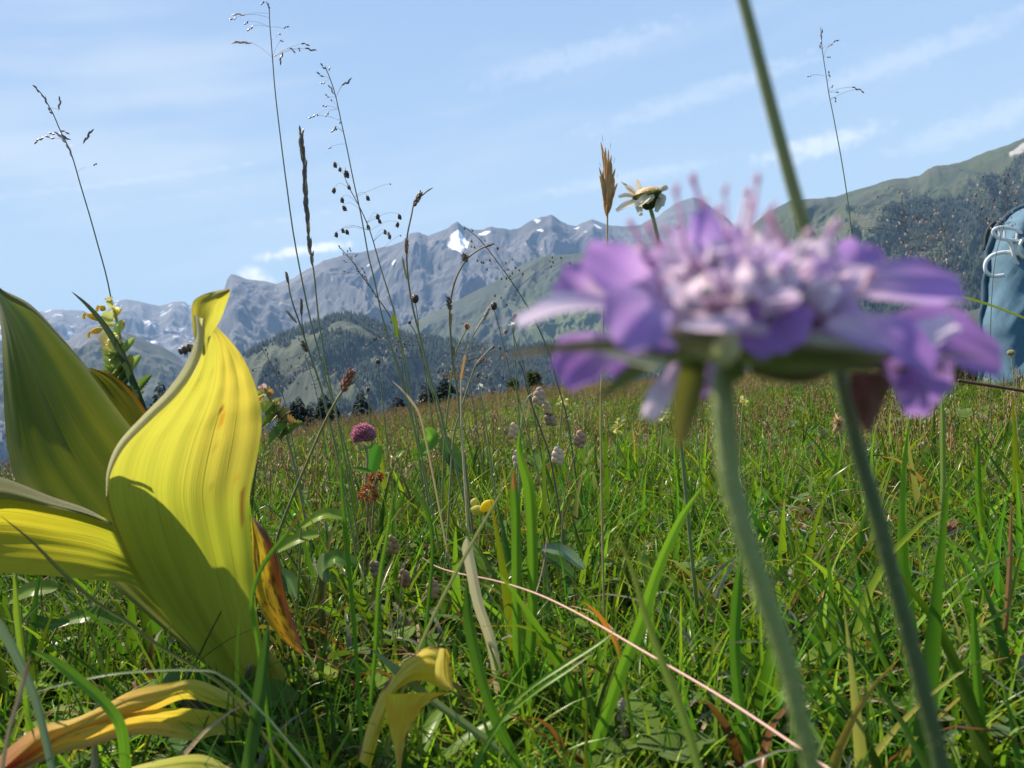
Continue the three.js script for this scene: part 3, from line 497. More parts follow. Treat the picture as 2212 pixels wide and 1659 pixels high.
{ // folded yellow withered leaf on the ground, right of the plant
  const base = P(850, 1600, 0.28); base.y = gnd(base.x, base.z);
  const T = thing('withered_leaf', 'folded yellow withered leaf with a brown crumpled edge lying right of the big plant', 'leaf', base), f = (k) => (u, v, p) => { const c = mix3([1.0, 0.84, 0.05], [1.0, 0.56, 0.03], k * (0.5 + noise(u * 4, v * 4, 3))); return mix3(c, [0.30, 0.11, 0.02], sstep(u + 0.3 * noise(v * 9, u * 4, 6), 0.86, 1.0)); };
  part(T, 'blade', leafSheet(new MB(), [[800, 1660], [825, 1570], [850, 1500], [900, 1470], [970, 1495]], [[770, 1640], [820, 1500], [872, 1432], [930, 1396], [968, 1404]], { dL: [0.282, 0.285], dR: [0.29, 0.297], bulge: 0.004, pleat: 0.0006, lanes: 4, col: f(0.3) }).geo(), M.leaf);
  part(T, 'folded_tip', leafSheet(new MB(), [[950, 1400], [940, 1440], [945, 1475], [975, 1492]], [[968, 1402], [976, 1435], [980, 1465], [981, 1494]], { dL: [0.289, 0.278], dR: [0.285, 0.277], bulge: 0.003, pleat: 0.0006, lanes: 4, col: f(0.4) }).geo(), M.leaf);
  part(T, 'lower_fold', leafSheet(new MB(), [[860, 1680], [850, 1610], [836, 1550], [832, 1500]], [[862, 1690], [880, 1590], [925, 1520], [972, 1494]], { dL: [0.270, 0.275], dR: [0.270, 0.278], bulge: 0.004, pleat: 0.0006, lanes: 4, col: f(0.8) }).geo(), M.leaf);
}

// ---------------------------------------------------------------- purple flower close to the lens
{
  const D = 0.075, T = thing('purple_flower', 'large out of focus lilac and violet scabious flower right of the middle', 'flower', (() => { const p = P(1755, 1700, D); p.y = gnd(p.x, p.z); return p; })());
  // stem
  const sp = trail([[1640, 790, .0765], [1566, 812, .0755], [1564, 880, .075], [1569, 950, .075], [1576, 1020, .075], [1598, 1115, .075], [1640, 1250, .0752], [1690, 1400, .0755], [1728, 1550, .076], [1757, 1670, .077]], D, true, 60);
  part(T, 'stem', new MB().tube(sp.slice(3), (t) => (24 - 4 * t) * D / F, (t) => mix3([0.22, 0.28, 0.10], [0.17, 0.23, 0.05], t), 12).geo(), M.stem);
  { const b = new MB(); for (let k = 0; k < 520; k++) { const i = 4 + Math.floor(rnd() * 54), p = sp[Math.min(sp.length - 1, i)].clone().lerp(sp[Math.min(sp.length - 1, i + 1)], rnd()), a = rnd() * 6.28, o = V(Math.cos(a), rr(-.3, .3), Math.sin(a)); p.addScaledVector(o, 20 * D / F); b.ribbon([p, p.clone().addScaledVector(o, rr(0.3, 0.75) * 1e-3)], 0.00003, V(0, 1, 0.2), [0.55, 0.58, 0.35], { fold: 0, nu: 1 }); } part(T, 'stem_hair', b.geo(), M.petal).userData.kind = 'stuff'; }
  // receptacle
  part(T, 'receptacle', new MB().grid(24, 12, (u, v) => { const a = u * 6.283, r = Math.sin(v * Math.PI) ** 0.7, c = P(1665, 748, D + 0.001); const X = P(1900, 790, D).sub(P(1430, 738, D)).multiplyScalar(0.5), Z = V(0, 0, 0.0085), Y = V(0, 0.0013, 0); return [c.addScaledVector(X, Math.cos(a) * r).addScaledVector(Z, Math.sin(a) * r).addScaledVector(Y, -Math.cos(v * Math.PI)), mix3([0.18, 0.22, 0.06], [0.30, 0.22, 0.20], v)]; }).geo(), M.stem);
  // petals, foot -> tip, width in measured units, depth offset (mm, negative = nearer)
  const LIL = [0.72, 0.50, 0.84], VIO = [0.47, 0.27, 0.66], PALE = [0.90, 0.76, 0.95], PINK = [0.84, 0.62, 0.78];
  const petal = (x0, y0, x1, y1, w, z0, z1, c0, c1, { sag = 0, curl = 0.35, face = 0.3, up = 0.6 } = {}) => {
    const b = new MB(), a = P(x0, y0, D + z0 * 1e-3), e = P(x1, y1, D + z1 * 1e-3), N = V(0, up, 0).add(TOCAM(a).multiplyScalar(face)).normalize(), L = a.distanceTo(e), pts = [];
    for (let k = 0; k <= 12; k++) { const t = k / 12; pts.push(a.clone().lerp(e, t).addScaledVector(V(0, 1, 0), sag * L * Math.sin(Math.PI * t))); }
    const W = w * 0.5 * D / F, ph = rnd() * 6, Tn = e.clone().sub(a).normalize(), S = Tn.clone().cross(N).normalize(), U = S.clone().cross(Tn).normalize();
    b.grid(12, 18, (u, v) => {
      const q = u * 2 - 1, lobe = 1.05 - 0.09 * (1 - Math.abs(Math.cos(q * Math.PI * 1.5))) * sstep(v, 0.5, 1) - 0.13 * q * q * sstep(v, 0.5, 1), t = v * lobe * 1.03, f = Math.min(11.999, Math.max(0, t * 12)), k0 = Math.floor(f), p = pts[k0].clone().lerp(pts[Math.min(12, k0 + 1)], f - k0);
      const h = W * 1.12 * (0.20 + 0.86 * Math.pow(Math.sin(Math.PI * 0.5 * Math.min(1, v * 1.35)), 1.3)) * (1 - 0.22 * sstep(v, 0.8, 1));
      p.addScaledVector(S, q * h).addScaledVector(U, h * (Math.abs(q) * curl + 0.09 * v * Math.sin(q * 5.5 + ph) + 0.10 * Math.sin(v * 7 + ph * 2)));
      const vein = 1 + 0.16 * noise(q * 9, v * 1.5, ph) + 0.10 * noise(q * 3, v * 4, ph + 3); return [p, mix3(c0, c1, sstep(v + 0.08 * noise(q * 3, v * 3, x0), 0.1, 0.75)).map((c) => c * vein)];
    });
    return part(T, 'petal', b.geo(), M.petal);
  };
  petal(1330, 660, 1205, 600, 92, 3, 4, PINK, VIO, { face: 1, up: 0.2 });
  petal(1440, 690, 1116, 704, 82, -2, -4, LIL, PALE, { sag: 0.10, up: 1, face: 0.55 });
  petal(1450, 640, 1262, 548, 92, -1, -3, LIL, VIO, { sag: -0.04, face: 0.9, up: 0.3 });
  petal(1450, 660, 1330, 740, 130, -5, -8, LIL, [0.50, 0.31, 0.70], { sag: 0.12, face: 1, up: 0.4 });
  petal(1430, 700, 1380, 748, 110, -5, -7, LIL, [0.44, 0.26, 0.66], { face: 1, up: 0.3 });
  petal(1350, 735, 1212, 826, 112, 1, 0, LIL, [0.40, 0.20, 0.60], { sag: 0.10, face: 1, up: 0.5 });
  petal(1400, 745, 1316, 812, 80, 3, 3, VIO, [0.34, 0.18, 0.54], { face: 1, up: 0.3 });
  petal(1470, 770, 1400, 905, 46, 2, 1, LIL, PALE, { face: 1, up: 0.2 });
  petal(1545, 770, 1508, 862, 46, 5, 5, LIL, [0.62, 0.30, 0.74], { face: 1, up: 0.2 });
  petal(1470, 705, 1615, 688, 60, -8, -9, PALE, PINK, { sag: -0.10, face: 0.6, up: 1 });
  petal(1640, 650, 1695, 765, 130, -6, -8, [0.45, 0.22, 0.62], [0.40, 0.22, 0.60], { sag: 0.1, face: 1, up: 0.3 });
  petal(1760, 690, 1905, 740, 90, -3, -5, PINK, LIL, { face: 0.7, up: 0.8 });
  petal(1790, 700, 2020, 800, 84, -7, -9, PINK, [0.52, 0.28, 0.76], { sag: 0.12, face: 0.8, up: 0.7 });
  petal(1770, 660, 2080, 645, 150, 1, 0, PINK, [0.52, 0.31, 0.74], { sag: 0.10, face: 0.75, up: 0.8 });
  petal(1780, 690, 2066, 706, 88, -3, -4, PINK, PALE, { sag: -0.16, face: 0.6, up: 1 });
  petal(1830, 620, 1868, 528, 92, 3, 4, LIL, [0.46, 0.27, 0.68], { face: 1, up: 0.1 });
  petal(1830, 730, 2166, 790, 135, 3, 2, VIO, [0.40, 0.22, 0.58], { sag: 0.10, face: 0.9, up: 0.6 });
  petal(1900, 745, 2130, 742, 66, 5, 5, VIO, [0.27, 0.13, 0.46], { sag: 0.06, face: 0.8, up: 0.6 });
  petal(1920, 780, 2030, 868, 125, 4, 3, VIO, [0.44, 0.25, 0.64], { face: 1, up: 0.3 });
  petal(1880, 775, 1990, 812, 80, 5, 4, [0.12, 0.06, 0.10], VIO, { face: 1, up: 0.3 });
  petal(1550, 620, 1514, 452, 60, -2, -3, PALE, [0.50, 0.32, 0.74], { face: 1, up: 0.1 });
  petal(1490, 620, 1440, 540, 80, 2, 1, PINK, PALE, { face: 1, up: 0.3 });
  petal(1680, 600, 1710, 545, 90, 2, 2, PINK, PALE, { face: 1, up: 0.3 });
  petal(1760, 640, 1740, 560, 80, -2, -3, LIL, [0.66, 0.44, 0.78], { face: 1, up: 0.3 });
  // small inner florets on a domed pad
  part(T, 'floret_pad', new MB().grid(28, 12, (u, v) => { const a = u * 6.283, r = Math.sin(v * Math.PI * 0.5), x = 1612 + Math.cos(a) * r * 215, y = 722 - 88 * Math.cos(v * Math.PI * 0.5) + 0.09 * (x - 1612), p = P(x, y, D + Math.sin(a) * r * 7.5e-3); return [p, mix3([0.72, 0.54, 0.72], [0.84, 0.68, 0.78], 0.5 + noise(u * 30, v * 14, 2))]; }).geo(), M.petal);
  {
    const b = new MB();
    for (let k = 0; k < 95; k++) {
      const a = rnd() * 6.283, r = Math.sqrt(rnd()), x = 1600 + Math.cos(a) * r * 205, z = Math.sin(a) * r * 7.5, y = 656 - 92 * Math.sqrt(1 - r * r * 0.85) + 0.10 * (x - 1600) + rr(-14, 26) + (z < 0 ? r * 58 : 0);
      const c0 = P(x, y, D + z * 1e-3), c = mix3(mix3([0.96, 0.88, 0.94], PINK, rnd() ** 1.5 * 0.9), LIL, rnd() ** 2 * 0.9), n = 3 + (k % 2);
      const o0 = V(Math.cos(a) * r * 0.9, 0.9, -Math.sin(a) * r * 0.9).normalize();
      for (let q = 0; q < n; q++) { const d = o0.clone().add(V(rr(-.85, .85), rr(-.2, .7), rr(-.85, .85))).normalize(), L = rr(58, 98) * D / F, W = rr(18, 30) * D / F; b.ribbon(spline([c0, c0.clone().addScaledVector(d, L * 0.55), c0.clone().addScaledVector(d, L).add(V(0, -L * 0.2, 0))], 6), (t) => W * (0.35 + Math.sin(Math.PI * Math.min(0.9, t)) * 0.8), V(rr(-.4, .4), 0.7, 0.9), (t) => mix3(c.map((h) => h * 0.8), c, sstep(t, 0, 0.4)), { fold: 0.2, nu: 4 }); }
    }
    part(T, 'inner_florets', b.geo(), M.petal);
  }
  { // dark calyx gaps between florets
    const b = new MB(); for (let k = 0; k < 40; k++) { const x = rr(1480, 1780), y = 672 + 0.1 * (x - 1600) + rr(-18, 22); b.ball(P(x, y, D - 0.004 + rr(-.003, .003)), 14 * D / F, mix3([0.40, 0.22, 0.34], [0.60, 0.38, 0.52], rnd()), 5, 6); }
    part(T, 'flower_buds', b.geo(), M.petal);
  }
  // stamens
  for (const [x0, y0, x1, y1, w, c] of [[1480, 540, 1460, 410, 15, PINK], [1545, 520, 1497, 388, 17, [0.74, 0.42, 0.66]], [1570, 520, 1566, 410, 12, PINK], [1620, 520, 1636, 388, 16, PINK], [1590, 510, 1614, 418, 20, [0.86, 0.78, 0.88]], [1600, 530, 1622, 440, 17, [0.88, 0.82, 0.9]], [1782, 560, 1806, 486, 26, [0.84, 0.78, 0.84]], [1770, 560, 1790, 500, 18, PALE], [1400, 560, 1364, 486, 17, PINK], [1440, 560, 1402, 492, 15, [0.78, 0.36, 0.58]], [1660, 520, 1668, 450, 14, PINK], [1420, 580, 1376, 505, 14, PINK], [1850, 640, 1880, 595, 22, [0.84, 0.66, 0.76]], [1700, 540, 1668, 476, 16, [0.8, 0.46, 0.6]], [1500, 520, 1520, 440, 18, [0.9, 0.84, 0.9]], [1650, 540, 1655, 470, 20, [0.9, 0.85, 0.9]], [1720, 560, 1745, 505, 18, [0.9, 0.82, 0.88]], [1460, 560, 1440, 500, 18, [0.88, 0.8, 0.88]], [1560, 530, 1552, 455, 18, [0.9, 0.82, 0.9]]]) {
    const z = D + rr(-4, 3) * 1e-3, b = new MB(), a = P(x0, y0, z), e = P(x1, y1, z); b.tube([a, a.clone().lerp(e, 0.5).add(V(rr(-.0001, .0001), 0, 0)), e], (t) => w * 0.36 * D / F * (1 - 0.2 * t), c, 6); const o = e.clone().sub(a).normalize().add(V(rr(-.5, .5), 0, 0)).normalize(); b.spindle(e.clone().addScaledVector(o, -12 * D / F), e.clone().addScaledVector(o, 16 * D / F), w * 0.5 * D / F, mix3(c, [0.8, 0.5, 0.66], 0.5), { sides: 6, rings: 5 }); part(T, 'stamen', b.geo(), M.petal);
  }
  // bracts under the head
  const bract = (pts, w, c0, c1, z) => part(T, 'bract', new MB().ribbon(spline(pts.map(([x, y, q]) => P(x, y, D + (q ?? z) * 1e-3)), 18), (t) => w * 0.5 * D / F * Math.pow(Math.max(0.02, Math.sin(Math.PI * Math.min(0.99, 0.25 + t * 0.74))), 0.8), V(0, 0.7, 0.7), (t) => mix3(c0, c1, t), { fold: 0.3, nu: 4 }).geo(), M.blade);
  const G1 = [0.24, 0.29, 0.06], G2 = [0.32, 0.35, 0.10];
  bract([[1520, 752], [1350, 750], [1200, 755], [1075, 772]], 34, [0.22, 0.26, 0.03], [0.20, 0.14, 0.08], -6);
  bract([[1500, 770], [1420, 780], [1350, 822], [1288, 866]], 44, G1, [0.08, 0.12, 0.02], -7);
  bract([[1440, 790], [1380, 782], [1296, 760]], 32, [0.42, 0.44, 0.26], [0.55, 0.56, 0.40], -8);
  bract([[1500, 770], [1492, 830], [1478, 900], [1466, 975]], 58, [0.13, 0.16, 0.02], [0.17, 0.14, 0.03], -5);
  bract([[1560, 780], [1575, 745], [1590, 720]], 52, [0.34, 0.38, 0.12], [0.52, 0.54, 0.34], -8.5);
  bract([[1600, 785], [1650, 772], [1720, 760]], 46, G1, G2, -7);
  bract([[1640, 790], [1780, 790], [1920, 800]], 52, G1, [0.12, 0.11, 0.03], -6);
  bract([[1580, 785], [1520, 765], [1450, 748]], 50, G2, [0.20, 0.20, 0.06], -7);
  bract([[1620, 800], [1720, 820], [1800, 806]], 40, [0.14, 0.15, 0.05], [0.24, 0.20, 0.12], -4);
  bract([[1900, 768], [1990, 766], [2130, 770]], 16, [0.10, 0.13, 0.02], [0.14, 0.14, 0.03], -1);
  bract([[1930, 800], [2000, 796], [2100, 812]], 14, [0.10, 0.12, 0.02], [0.16, 0.13, 0.03], -1);
}
{ // long stalk that passes behind the flower, with a withered petal
  const D = 0.092, pts = trail([[1560, -160], [1606, 0], [1640, 130], [1675, 265], [1710, 395], [1740, 500], [1775, 640], [1815, 810], [1850, 960], [1888, 1090], [1930, 1250], [1980, 1440], [2030, 1640]], D, true, 60);
  const T = thing('flower_stalk', 'long blurred stalk running from the top down behind the purple flower', 'stalk', pts[pts.length - 1].clone());
  part(T, 'stem', new MB().tube(pts, (t) => lerp(13, 20, t) * D / F, (t) => mix3([0.15, 0.18, 0.05], [0.050, 0.085, 0.022], sstep(t, 0.35, 0.5)), 10).geo(), M.stem);
  { const b = new MB(); for (let k = 0; k < 500; k++) { const i = Math.floor(rnd() * (pts.length - 1)), p = pts[i].clone().lerp(pts[i + 1], rnd()), a = rnd() * 6.28, o = V(Math.cos(a), rr(-.3, .3), Math.sin(a)); p.addScaledVector(o, 14 * D / F); b.ribbon([p, p.clone().addScaledVector(o, rr(0.3, 0.7) * 1e-3)], 0.00003, V(0, 1, 0.2), [0.6, 0.55, 0.22], { fold: 0, nu: 1 }); } part(T, 'stem_hair', b.geo(), M.petal).userData.kind = 'stuff'; }
  const b = new MB(); leafSheet(b, [[1835, 805], [1838, 850], [1850, 890], [1862, 930]], [[1958, 806], [1925, 838], [1905, 880], [1880, 935]], { dL: [0.086, 0.088], dR: [0.088, 0.089], bulge: 0.001, pleat: 0, nu: 10, nv: 14, col: (u, v) => mix3([0.16, 0.050, 0.035], [0.10, 0.035, 0.025], u) });
  part(T, 'withered_leaf', b.geo(), M.stem, 'reddish brown withered leaf under the flower head');
}
// ---------------------------------------------------------------- single grasses and flowers
srand(51);
const DK = [0.060, 0.048, 0.040], GST = [0.13, 0.185, 0.045], STRAW = [0.50, 0.40, 0.20], SILV = [0.62, 0.55, 0.50];
const Z3 = (x, y) => [x * 0.36, y * 0.36], Z4 = (x, y) => [442.4 + x * 0.36, 353.9 + y * 0.36];    // measured enlargements -> the 2212 x 1659 view
const map = (f, l) => l.map(([x, y]) => f(x, y));
function plant(name, label, category, stem, d, w0, w1, c0, c1, { root = true, n = 30, group } = {}) {
  const pts = trail(stem, d, root, n), T = thing(name, label, category, pts[pts.length - 1].clone(), group);
  part(T, 'stem', new MB().tube(pts, (t) => lerp(w0, w1, t) * 0.5 * d / F, (t) => mix3(c0, c1, t), 6).geo(), M.stem);
  T.userData.pts = undefined; T.stem = pts; T.depth = d; return T;
}
const near = (T, p) => { let b = T.stem[0], bd = 1e9; for (const q of T.stem) { const dd = q.distanceTo(p) + Math.max(0, q.y - p.y) * 1.5; if (dd < bd && q.y < p.y + 0.004) { bd = dd; b = q; } } return b; };
// grass spikelets: narrow chains of pointed scales from a to b (measured), each on its hair stalk
function spikelets(T, list, { w = 8, d = T.depth, dark = 0.7, stalk = true, name = 'spikelet', parts = true } = {}) {
  const all = new MB();
  for (const [x0, y0, x1, y1, ww] of list) {
    const dz = d + rr(-0.02, 0.02) * d, a = P(x0, y0, dz), e = P(x1, y1, dz), L = a.distanceTo(e), W = (ww ?? w) * 0.5 * d / F, b = parts ? new MB() : all;
    const n = Math.max(2, Math.min(8, Math.round(L / (W * 3.2)))), lo = a.y < e.y ? a : e, hi = lo === a ? e : a, far = near(T, lo), fromLo = lo.distanceTo(far) <= hi.distanceTo(near(T, hi)) + 1e-6, A = fromLo ? lo : hi, B = fromLo ? hi : lo;
    const base = mix3(DK, SILV, rnd() < dark ? rr(0, 0.25) : rr(0.5, 1)), o = B.clone().sub(A).normalize(), s = o.clone().cross(TOCAM(A)).normalize();
    for (let k = 0; k < n; k++) { const p = A.clone().lerp(B, k / n * 0.85), q = p.clone().addScaledVector(o, L * (0.34 + 0.25 / n)).addScaledVector(s, (k % 2 ? 1 : -1) * W * 0.7); b.spindle(p, q, W * 0.62, mix3(base, [0.30, 0.20, 0.16], rnd() * 0.4), { sides: 5, rings: 4 }); }
    if (stalk) { const r = near(T, A), m = A.clone().lerp(r, 0.5).add(V(0, A.distanceTo(r) * 0.06, 0)); b.tube(spline([A, m, r], 6), Math.max(0.00007, 0.55 * 0.5 * d / F), [0.10, 0.09, 0.05], 4, false); }
    if (parts) part(T, name, b.geo(), M.seed);
  }
  if (!parts) part(T, name + 's', all.geo(), M.seed);
}
// quaking-grass spikelet: stacked overlapping scales forming a small heart
function quake(b, c, o, s, col, tone = 0.25) {
  const side = o.clone().cross(TOCAM(c)).normalize();
  for (let k = 0; k < 6; k++) { const f = k / 5, p = c.clone().addScaledVector(o, s * (0.7 - 1.25 * f)), g = (k % 2 ? 1 : -1), w = s * (0.42 + 0.30 * Math.sin(Math.PI * (0.2 + f * 0.75))); const q = p.clone().addScaledVector(side, g * w * 0.75).addScaledVector(o, s * 0.42); b.spindle(p.clone().addScaledVector(o, -s * 0.25).addScaledVector(side, -g * w * 0.12), q, w * 0.62, mix3(col, [0.70, 0.62, 0.50], tone * rnd()), { sides: 6, rings: 4 }); }
}
function quakes(T, list, { r = 10, d = T.depth, col = () => DK, name = 'spikelet', parts = true, tone = 0.25, spreadD = 0.03, mat = M.husk } = {}) {
  const all = new MB();
  for (const [x, y, rs, c] of list) {
    const dz = d * (1 + rr(-spreadD, spreadD)), p = P(x, y, dz), b = parts ? new MB() : all, s = (rs ?? r) * d / F, hang = V(rr(-.35, .35), -1, rr(-.3, .3)).normalize(), far = near(T, p);
    quake(b, p, hang.clone().negate().multiplyScalar(-1), s, c ?? col(), tone);
    const top = p.clone().addScaledVector(hang, -s * 0.8), up = top.clone().lerp(far, 0.35).add(V(0, s * 1.3, 0));
    b.tube(spline([top, up, far], 8), Math.max(0.00006, 0.5 * 0.5 * d / F), [0.10, 0.075, 0.05], 4, false);
    if (parts) part(T, name, b.geo(), M.husk);
  }
  if (!parts) part(T, name + 's', all.geo(), mat);
}
// sedge spike: spindle of overlapping dark scales
function sedgeHead(T, [x0, y0], [x1, y1], w, { d = T.depth, c = [0.10, 0.055, 0.035], tip = [0.42, 0.30, 0.20], n = 26, loose = 0.4, name = 'spike' } = {}) {
  const b = new MB(), a = P(x0, y0, d), e = P(x1, y1, d), o = e.clone().sub(a), L = o.length(); o.normalize(); const X = o.clone().cross(V(0.2, 0.1, 1)).normalize(), Y = o.clone().cross(X), W = w * 0.5 * d / F;
  b.spindle(a, e, W * 0.55, c, { sides: 7, rings: 6 });
  for (let k = 0; k < n; k++) { const f = k / n, t = k * 2.4, q = X.clone().multiplyScalar(Math.cos(t)).addScaledVector(Y, Math.sin(t)), rad = W * 0.62 * Math.sin(Math.PI * (0.16 + 0.72 * f)), p = a.clone().addScaledVector(o, L * f * 0.86).addScaledVector(q, rad * 0.6); b.spindle(p, p.clone().addScaledVector(o, L * 0.22).addScaledVector(q, W * loose), W * 0.24, mix3(c, tip, rnd() < 0.3 ? rr(0.5, 1) : rr(0, 0.4)), { sides: 5, rings: 4 }); }
  return part(T, name, b.geo(), M.seed);
}
function burnet(T, x, y, rx, ry, { d = T.depth, c = [0.030, 0.012, 0.014], name = 'flower_head' } = {}) {
  const b = new MB(), p = P(x, y, d), R = rx * d / F, S = ry / rx; b.ball(p, R * 0.85, c, 8, 10, V(-.08, 1, 0), S);
  const n = Math.floor(Math.min(90, 30 + rx * 3)); for (let k = 0; k < n; k++) { const v = 1 - 2 * (k + 0.5) / n, a = k * 2.39996, q = V(Math.sqrt(1 - v * v) * Math.cos(a), v * S, Math.sqrt(1 - v * v) * Math.sin(a)); b.ball(p.clone().addScaledVector(q, R * 0.86), R * 0.20, mix3(c, [0.14, 0.05, 0.05], rnd() * 0.6), 4, 5); }
  return part(T, name, b.geo(), M.seed);
}
function bladeOn(T, pts, d, w, c0, c1, { name = 'blade', fold = 0.3, N = V(-0.2, 0.35, 0.9), mat = M.blade, root = false, tipDead = 0, label } = {}) {
  const q = trail(pts, d, root, 28);
  return part(T, name, new MB().ribbon(q, (t) => w * 0.5 * d / F * Math.min(1, Math.pow(t * 3.2 + 0.02, 0.7)) * (1 - 0.25 * t), N, (t, u) => { let c = mix3(c0, c1, t); if (Math.abs(u) < 0.3) c = c.map((k) => k * 1.12); return t < tipDead ? mix3([0.34, 0.17, 0.05], c, sstep(t, tipDead * 0.5, tipDead)) : c; }, { fold, nu: 6 }).geo(), mat, label);
}

// --- tall grasses against the sky
{
  const T = plant('tall_grass', 'thin grass with a sparse open panicle against the sky, leftmost of the tall grasses', 'grass', [...map(Z3, [[197, 512], [245, 558], [290, 630], [322, 690], [362, 785], [405, 870], [440, 960], [480, 1100], [540, 1300], [590, 1480], [638, 1655]]), [243, 660], [262, 740], [300, 900]], 0.62, 2.0, 3.6, [0.11, 0.10, 0.07], GST);
  spikelets(T, map((a, b) => [a, b], []).concat([[195, 510, 245, 558], [252, 560, 290, 630], [278, 642, 318, 684], [362, 575, 355, 660], [330, 828, 262, 822], [262, 822, 200, 860], [330, 800, 290, 806], [425, 838, 325, 796], [427, 800, 360, 786], [400, 860, 345, 800], [440, 950, 400, 862], [500, 862, 555, 772], [566, 996, 577, 975]].map((q) => q.map((k) => k * 0.36))), { w: 6.5, dark: 0.7 });
}
{
  const T = plant('tall_grass', 'tallest grass, its open panicle reaching the top edge of the sky', 'grass', [...map(Z3, [[1600, 10], [1616, 60], [1617, 115], [1630, 280], [1650, 540], [1680, 800], [1705, 1000], [1725, 1150], [1760, 1400], [1806, 1650]]), [668, 680], [690, 765], [716, 860], [745, 960]], 0.66, 1.8, 4.2, [0.10, 0.10, 0.06], GST);
  spikelets(T, [[1580, 5, 1570, 35], [1600, 15, 1622, 50], [1475, 88, 1390, 85], [1420, 102, 1372, 127], [1485, 125, 1470, 155], [1518, 152, 1482, 197], [1705, 172, 1735, 150], [1672, 207, 1684, 200], [1680, 247, 1702, 243], [1515, 257, 1392, 252], [1805, 263, 1867, 268], [1735, 287, 1782, 318], [1787, 287, 1806, 307], [1828, 289, 1900, 306], [1695, 310, 1677, 392]].map((q) => q.map((k) => k * 0.36)), { w: 6, dark: 0.7 });
}
{
  const T = plant('tall_grass', 'leaning grass with many small silvery spikelets along its top, above the quaking grass', 'grass', [...map(Z3, [[1950, 400], [1970, 445], [2010, 560], [2045, 720], [2080, 880], [2120, 1080], [2160, 1260], [2190, 1420]]), [796, 554], [809, 606], [824, 678], [856, 786], [885, 887]], 0.72, 1.8, 3.8, [0.11, 0.10, 0.07], GST);
  spikelets(T, [[1955, 415, 1915, 378], [1978, 425, 1975, 400], [1945, 460, 1890, 433], [1950, 492, 1918, 508], [2005, 565, 1972, 505], [2050, 515, 2115, 470], [2055, 512, 2100, 488], [1978, 583, 1945, 568], [1993, 602, 1980, 598], [1962, 635, 1930, 640], [1895, 685, 1845, 722], [1910, 692, 1898, 688], [1968, 672, 1955, 708], [2038, 710, 2045, 748], [2015, 755, 1990, 805], [2020, 770, 2003, 790], [1985, 880, 1968, 897]].map((q) => q.map((k) => k * 0.36)), { w: 6, dark: 0.55 });
}
{
  const T = plant('tall_grass', 'faint thin grass alone in the sky right of the thick stalk', 'grass', [[1773, 60], [1776, 105], [1785, 165], [1790, 200], [1800, 250], [1815, 330], [1828, 410], [1838, 490], [1852, 640], [1868, 800]], 0.75, 1.6, 3, [0.10, 0.10, 0.08], GST);
  spikelets(T, [[1773, 85, 1776, 62], [1772, 105, 1773, 84], [1787, 103, 1800, 92], [1800, 92, 1813, 84], [1787, 126, 1794, 122], [1787, 152, 1794, 166], [1797, 184, 1799, 190], [1802, 210, 1808, 222], [1752, 162, 1743, 168], [1840, 188, 1856, 194], [1852, 192, 1870, 200], [1806, 200, 1812, 198]], { w: 5.5, dark: 0.6 });
}
{ // dark spike
  const top = map(Z3, [[1808, 800], [1815, 900], [1827, 1000], [1833, 1150], [1842, 1270], [1853, 1400], [1868, 1530], [1886, 1655]]), T = plant('spike_grass', 'dark narrow ripe grass spike rising left of the quaking grass', 'grass', [...top, [687, 678], [697, 745], [707, 804], [734, 930]], 0.60, 2.2, 4.2, [0.13, 0.10, 0.05], GST);
  const b = new MB(), c = spline(top.map(([x, y]) => P(x, y, 0.60)), 60), m = 0.60 / F;
  for (let k = 0; k < 58; k++) { const p = c[k], o = c[Math.max(0, k - 2)].clone().sub(c[Math.min(60, k + 2)]).normalize(), s = o.clone().cross(TOCAM(p)).normalize(), g = k % 2 ? 1 : -1; if (k > 40 && rnd() < 0.25) continue; const L = rr(18, 27) * m * (k < 8 ? 0.7 : 1); b.spindle(p.clone().addScaledVector(s, g * 1.2 * m), p.clone().addScaledVector(o, L).addScaledVector(s, g * rr(2, 6) * m).add(V(0, 0, rr(-3, 3) * m)), 2.6 * m, mix3(DK, [0.42, 0.30, 0.17], rnd() < 0.35 ? rr(0.5, 1) : 0.1), { sides: 5, rings: 4 }); }
  part(T, 'spike', b.geo(), M.seed);
}
{ // quaking grass against the sky
  const T = plant('quaking_grass', 'quaking grass with dark heart-shaped spikelets hanging against the sky', 'grass', [...map(Z4, [[845, 95], [870, 150], [930, 262], [990, 400], [1060, 640], [1140, 900], [1190, 1180], [1250, 1550]]), [912, 990]], 0.60, 1.6, 4, [0.12, 0.11, 0.06], GST);
  quakes(T, [...[[2010, 987, 8], [2040, 1015, 7], [2078, 1040, 11], [2093, 1122, 7], [2005, 1140, 8.5], [2053, 1198, 8], [2065, 1247, 8.5], [2018, 1405, 8], [2057, 1382, 7], [2082, 1390, 7.5]].map(([x, y, r]) => [x * 0.36, y * 0.36, r * 0.86]), ...[[977, 203, 8], [1038, 315, 8], [1048, 342, 7], [1168, 315, 8], [1157, 363, 8], [980, 377, 7.5], [1082, 407, 7], [1104, 420, 6], [1110, 435, 7], [1113, 122, 2.5], [1175, 430, 2.5]].map(([x, y, r]) => [...Z4(x, y), r * 0.86])], { col: () => mix3(DK, [0.12, 0.085, 0.06], rnd()), tone: 0.3 });
  bladeOn(T, map(Z4, [[1128, 900], [1135, 925], [1148, 980], [1156, 1040]]), 0.595, 12, [0.30, 0.36, 0.02], [0.20, 0.28, 0.02], { name: 'leaf' });
}
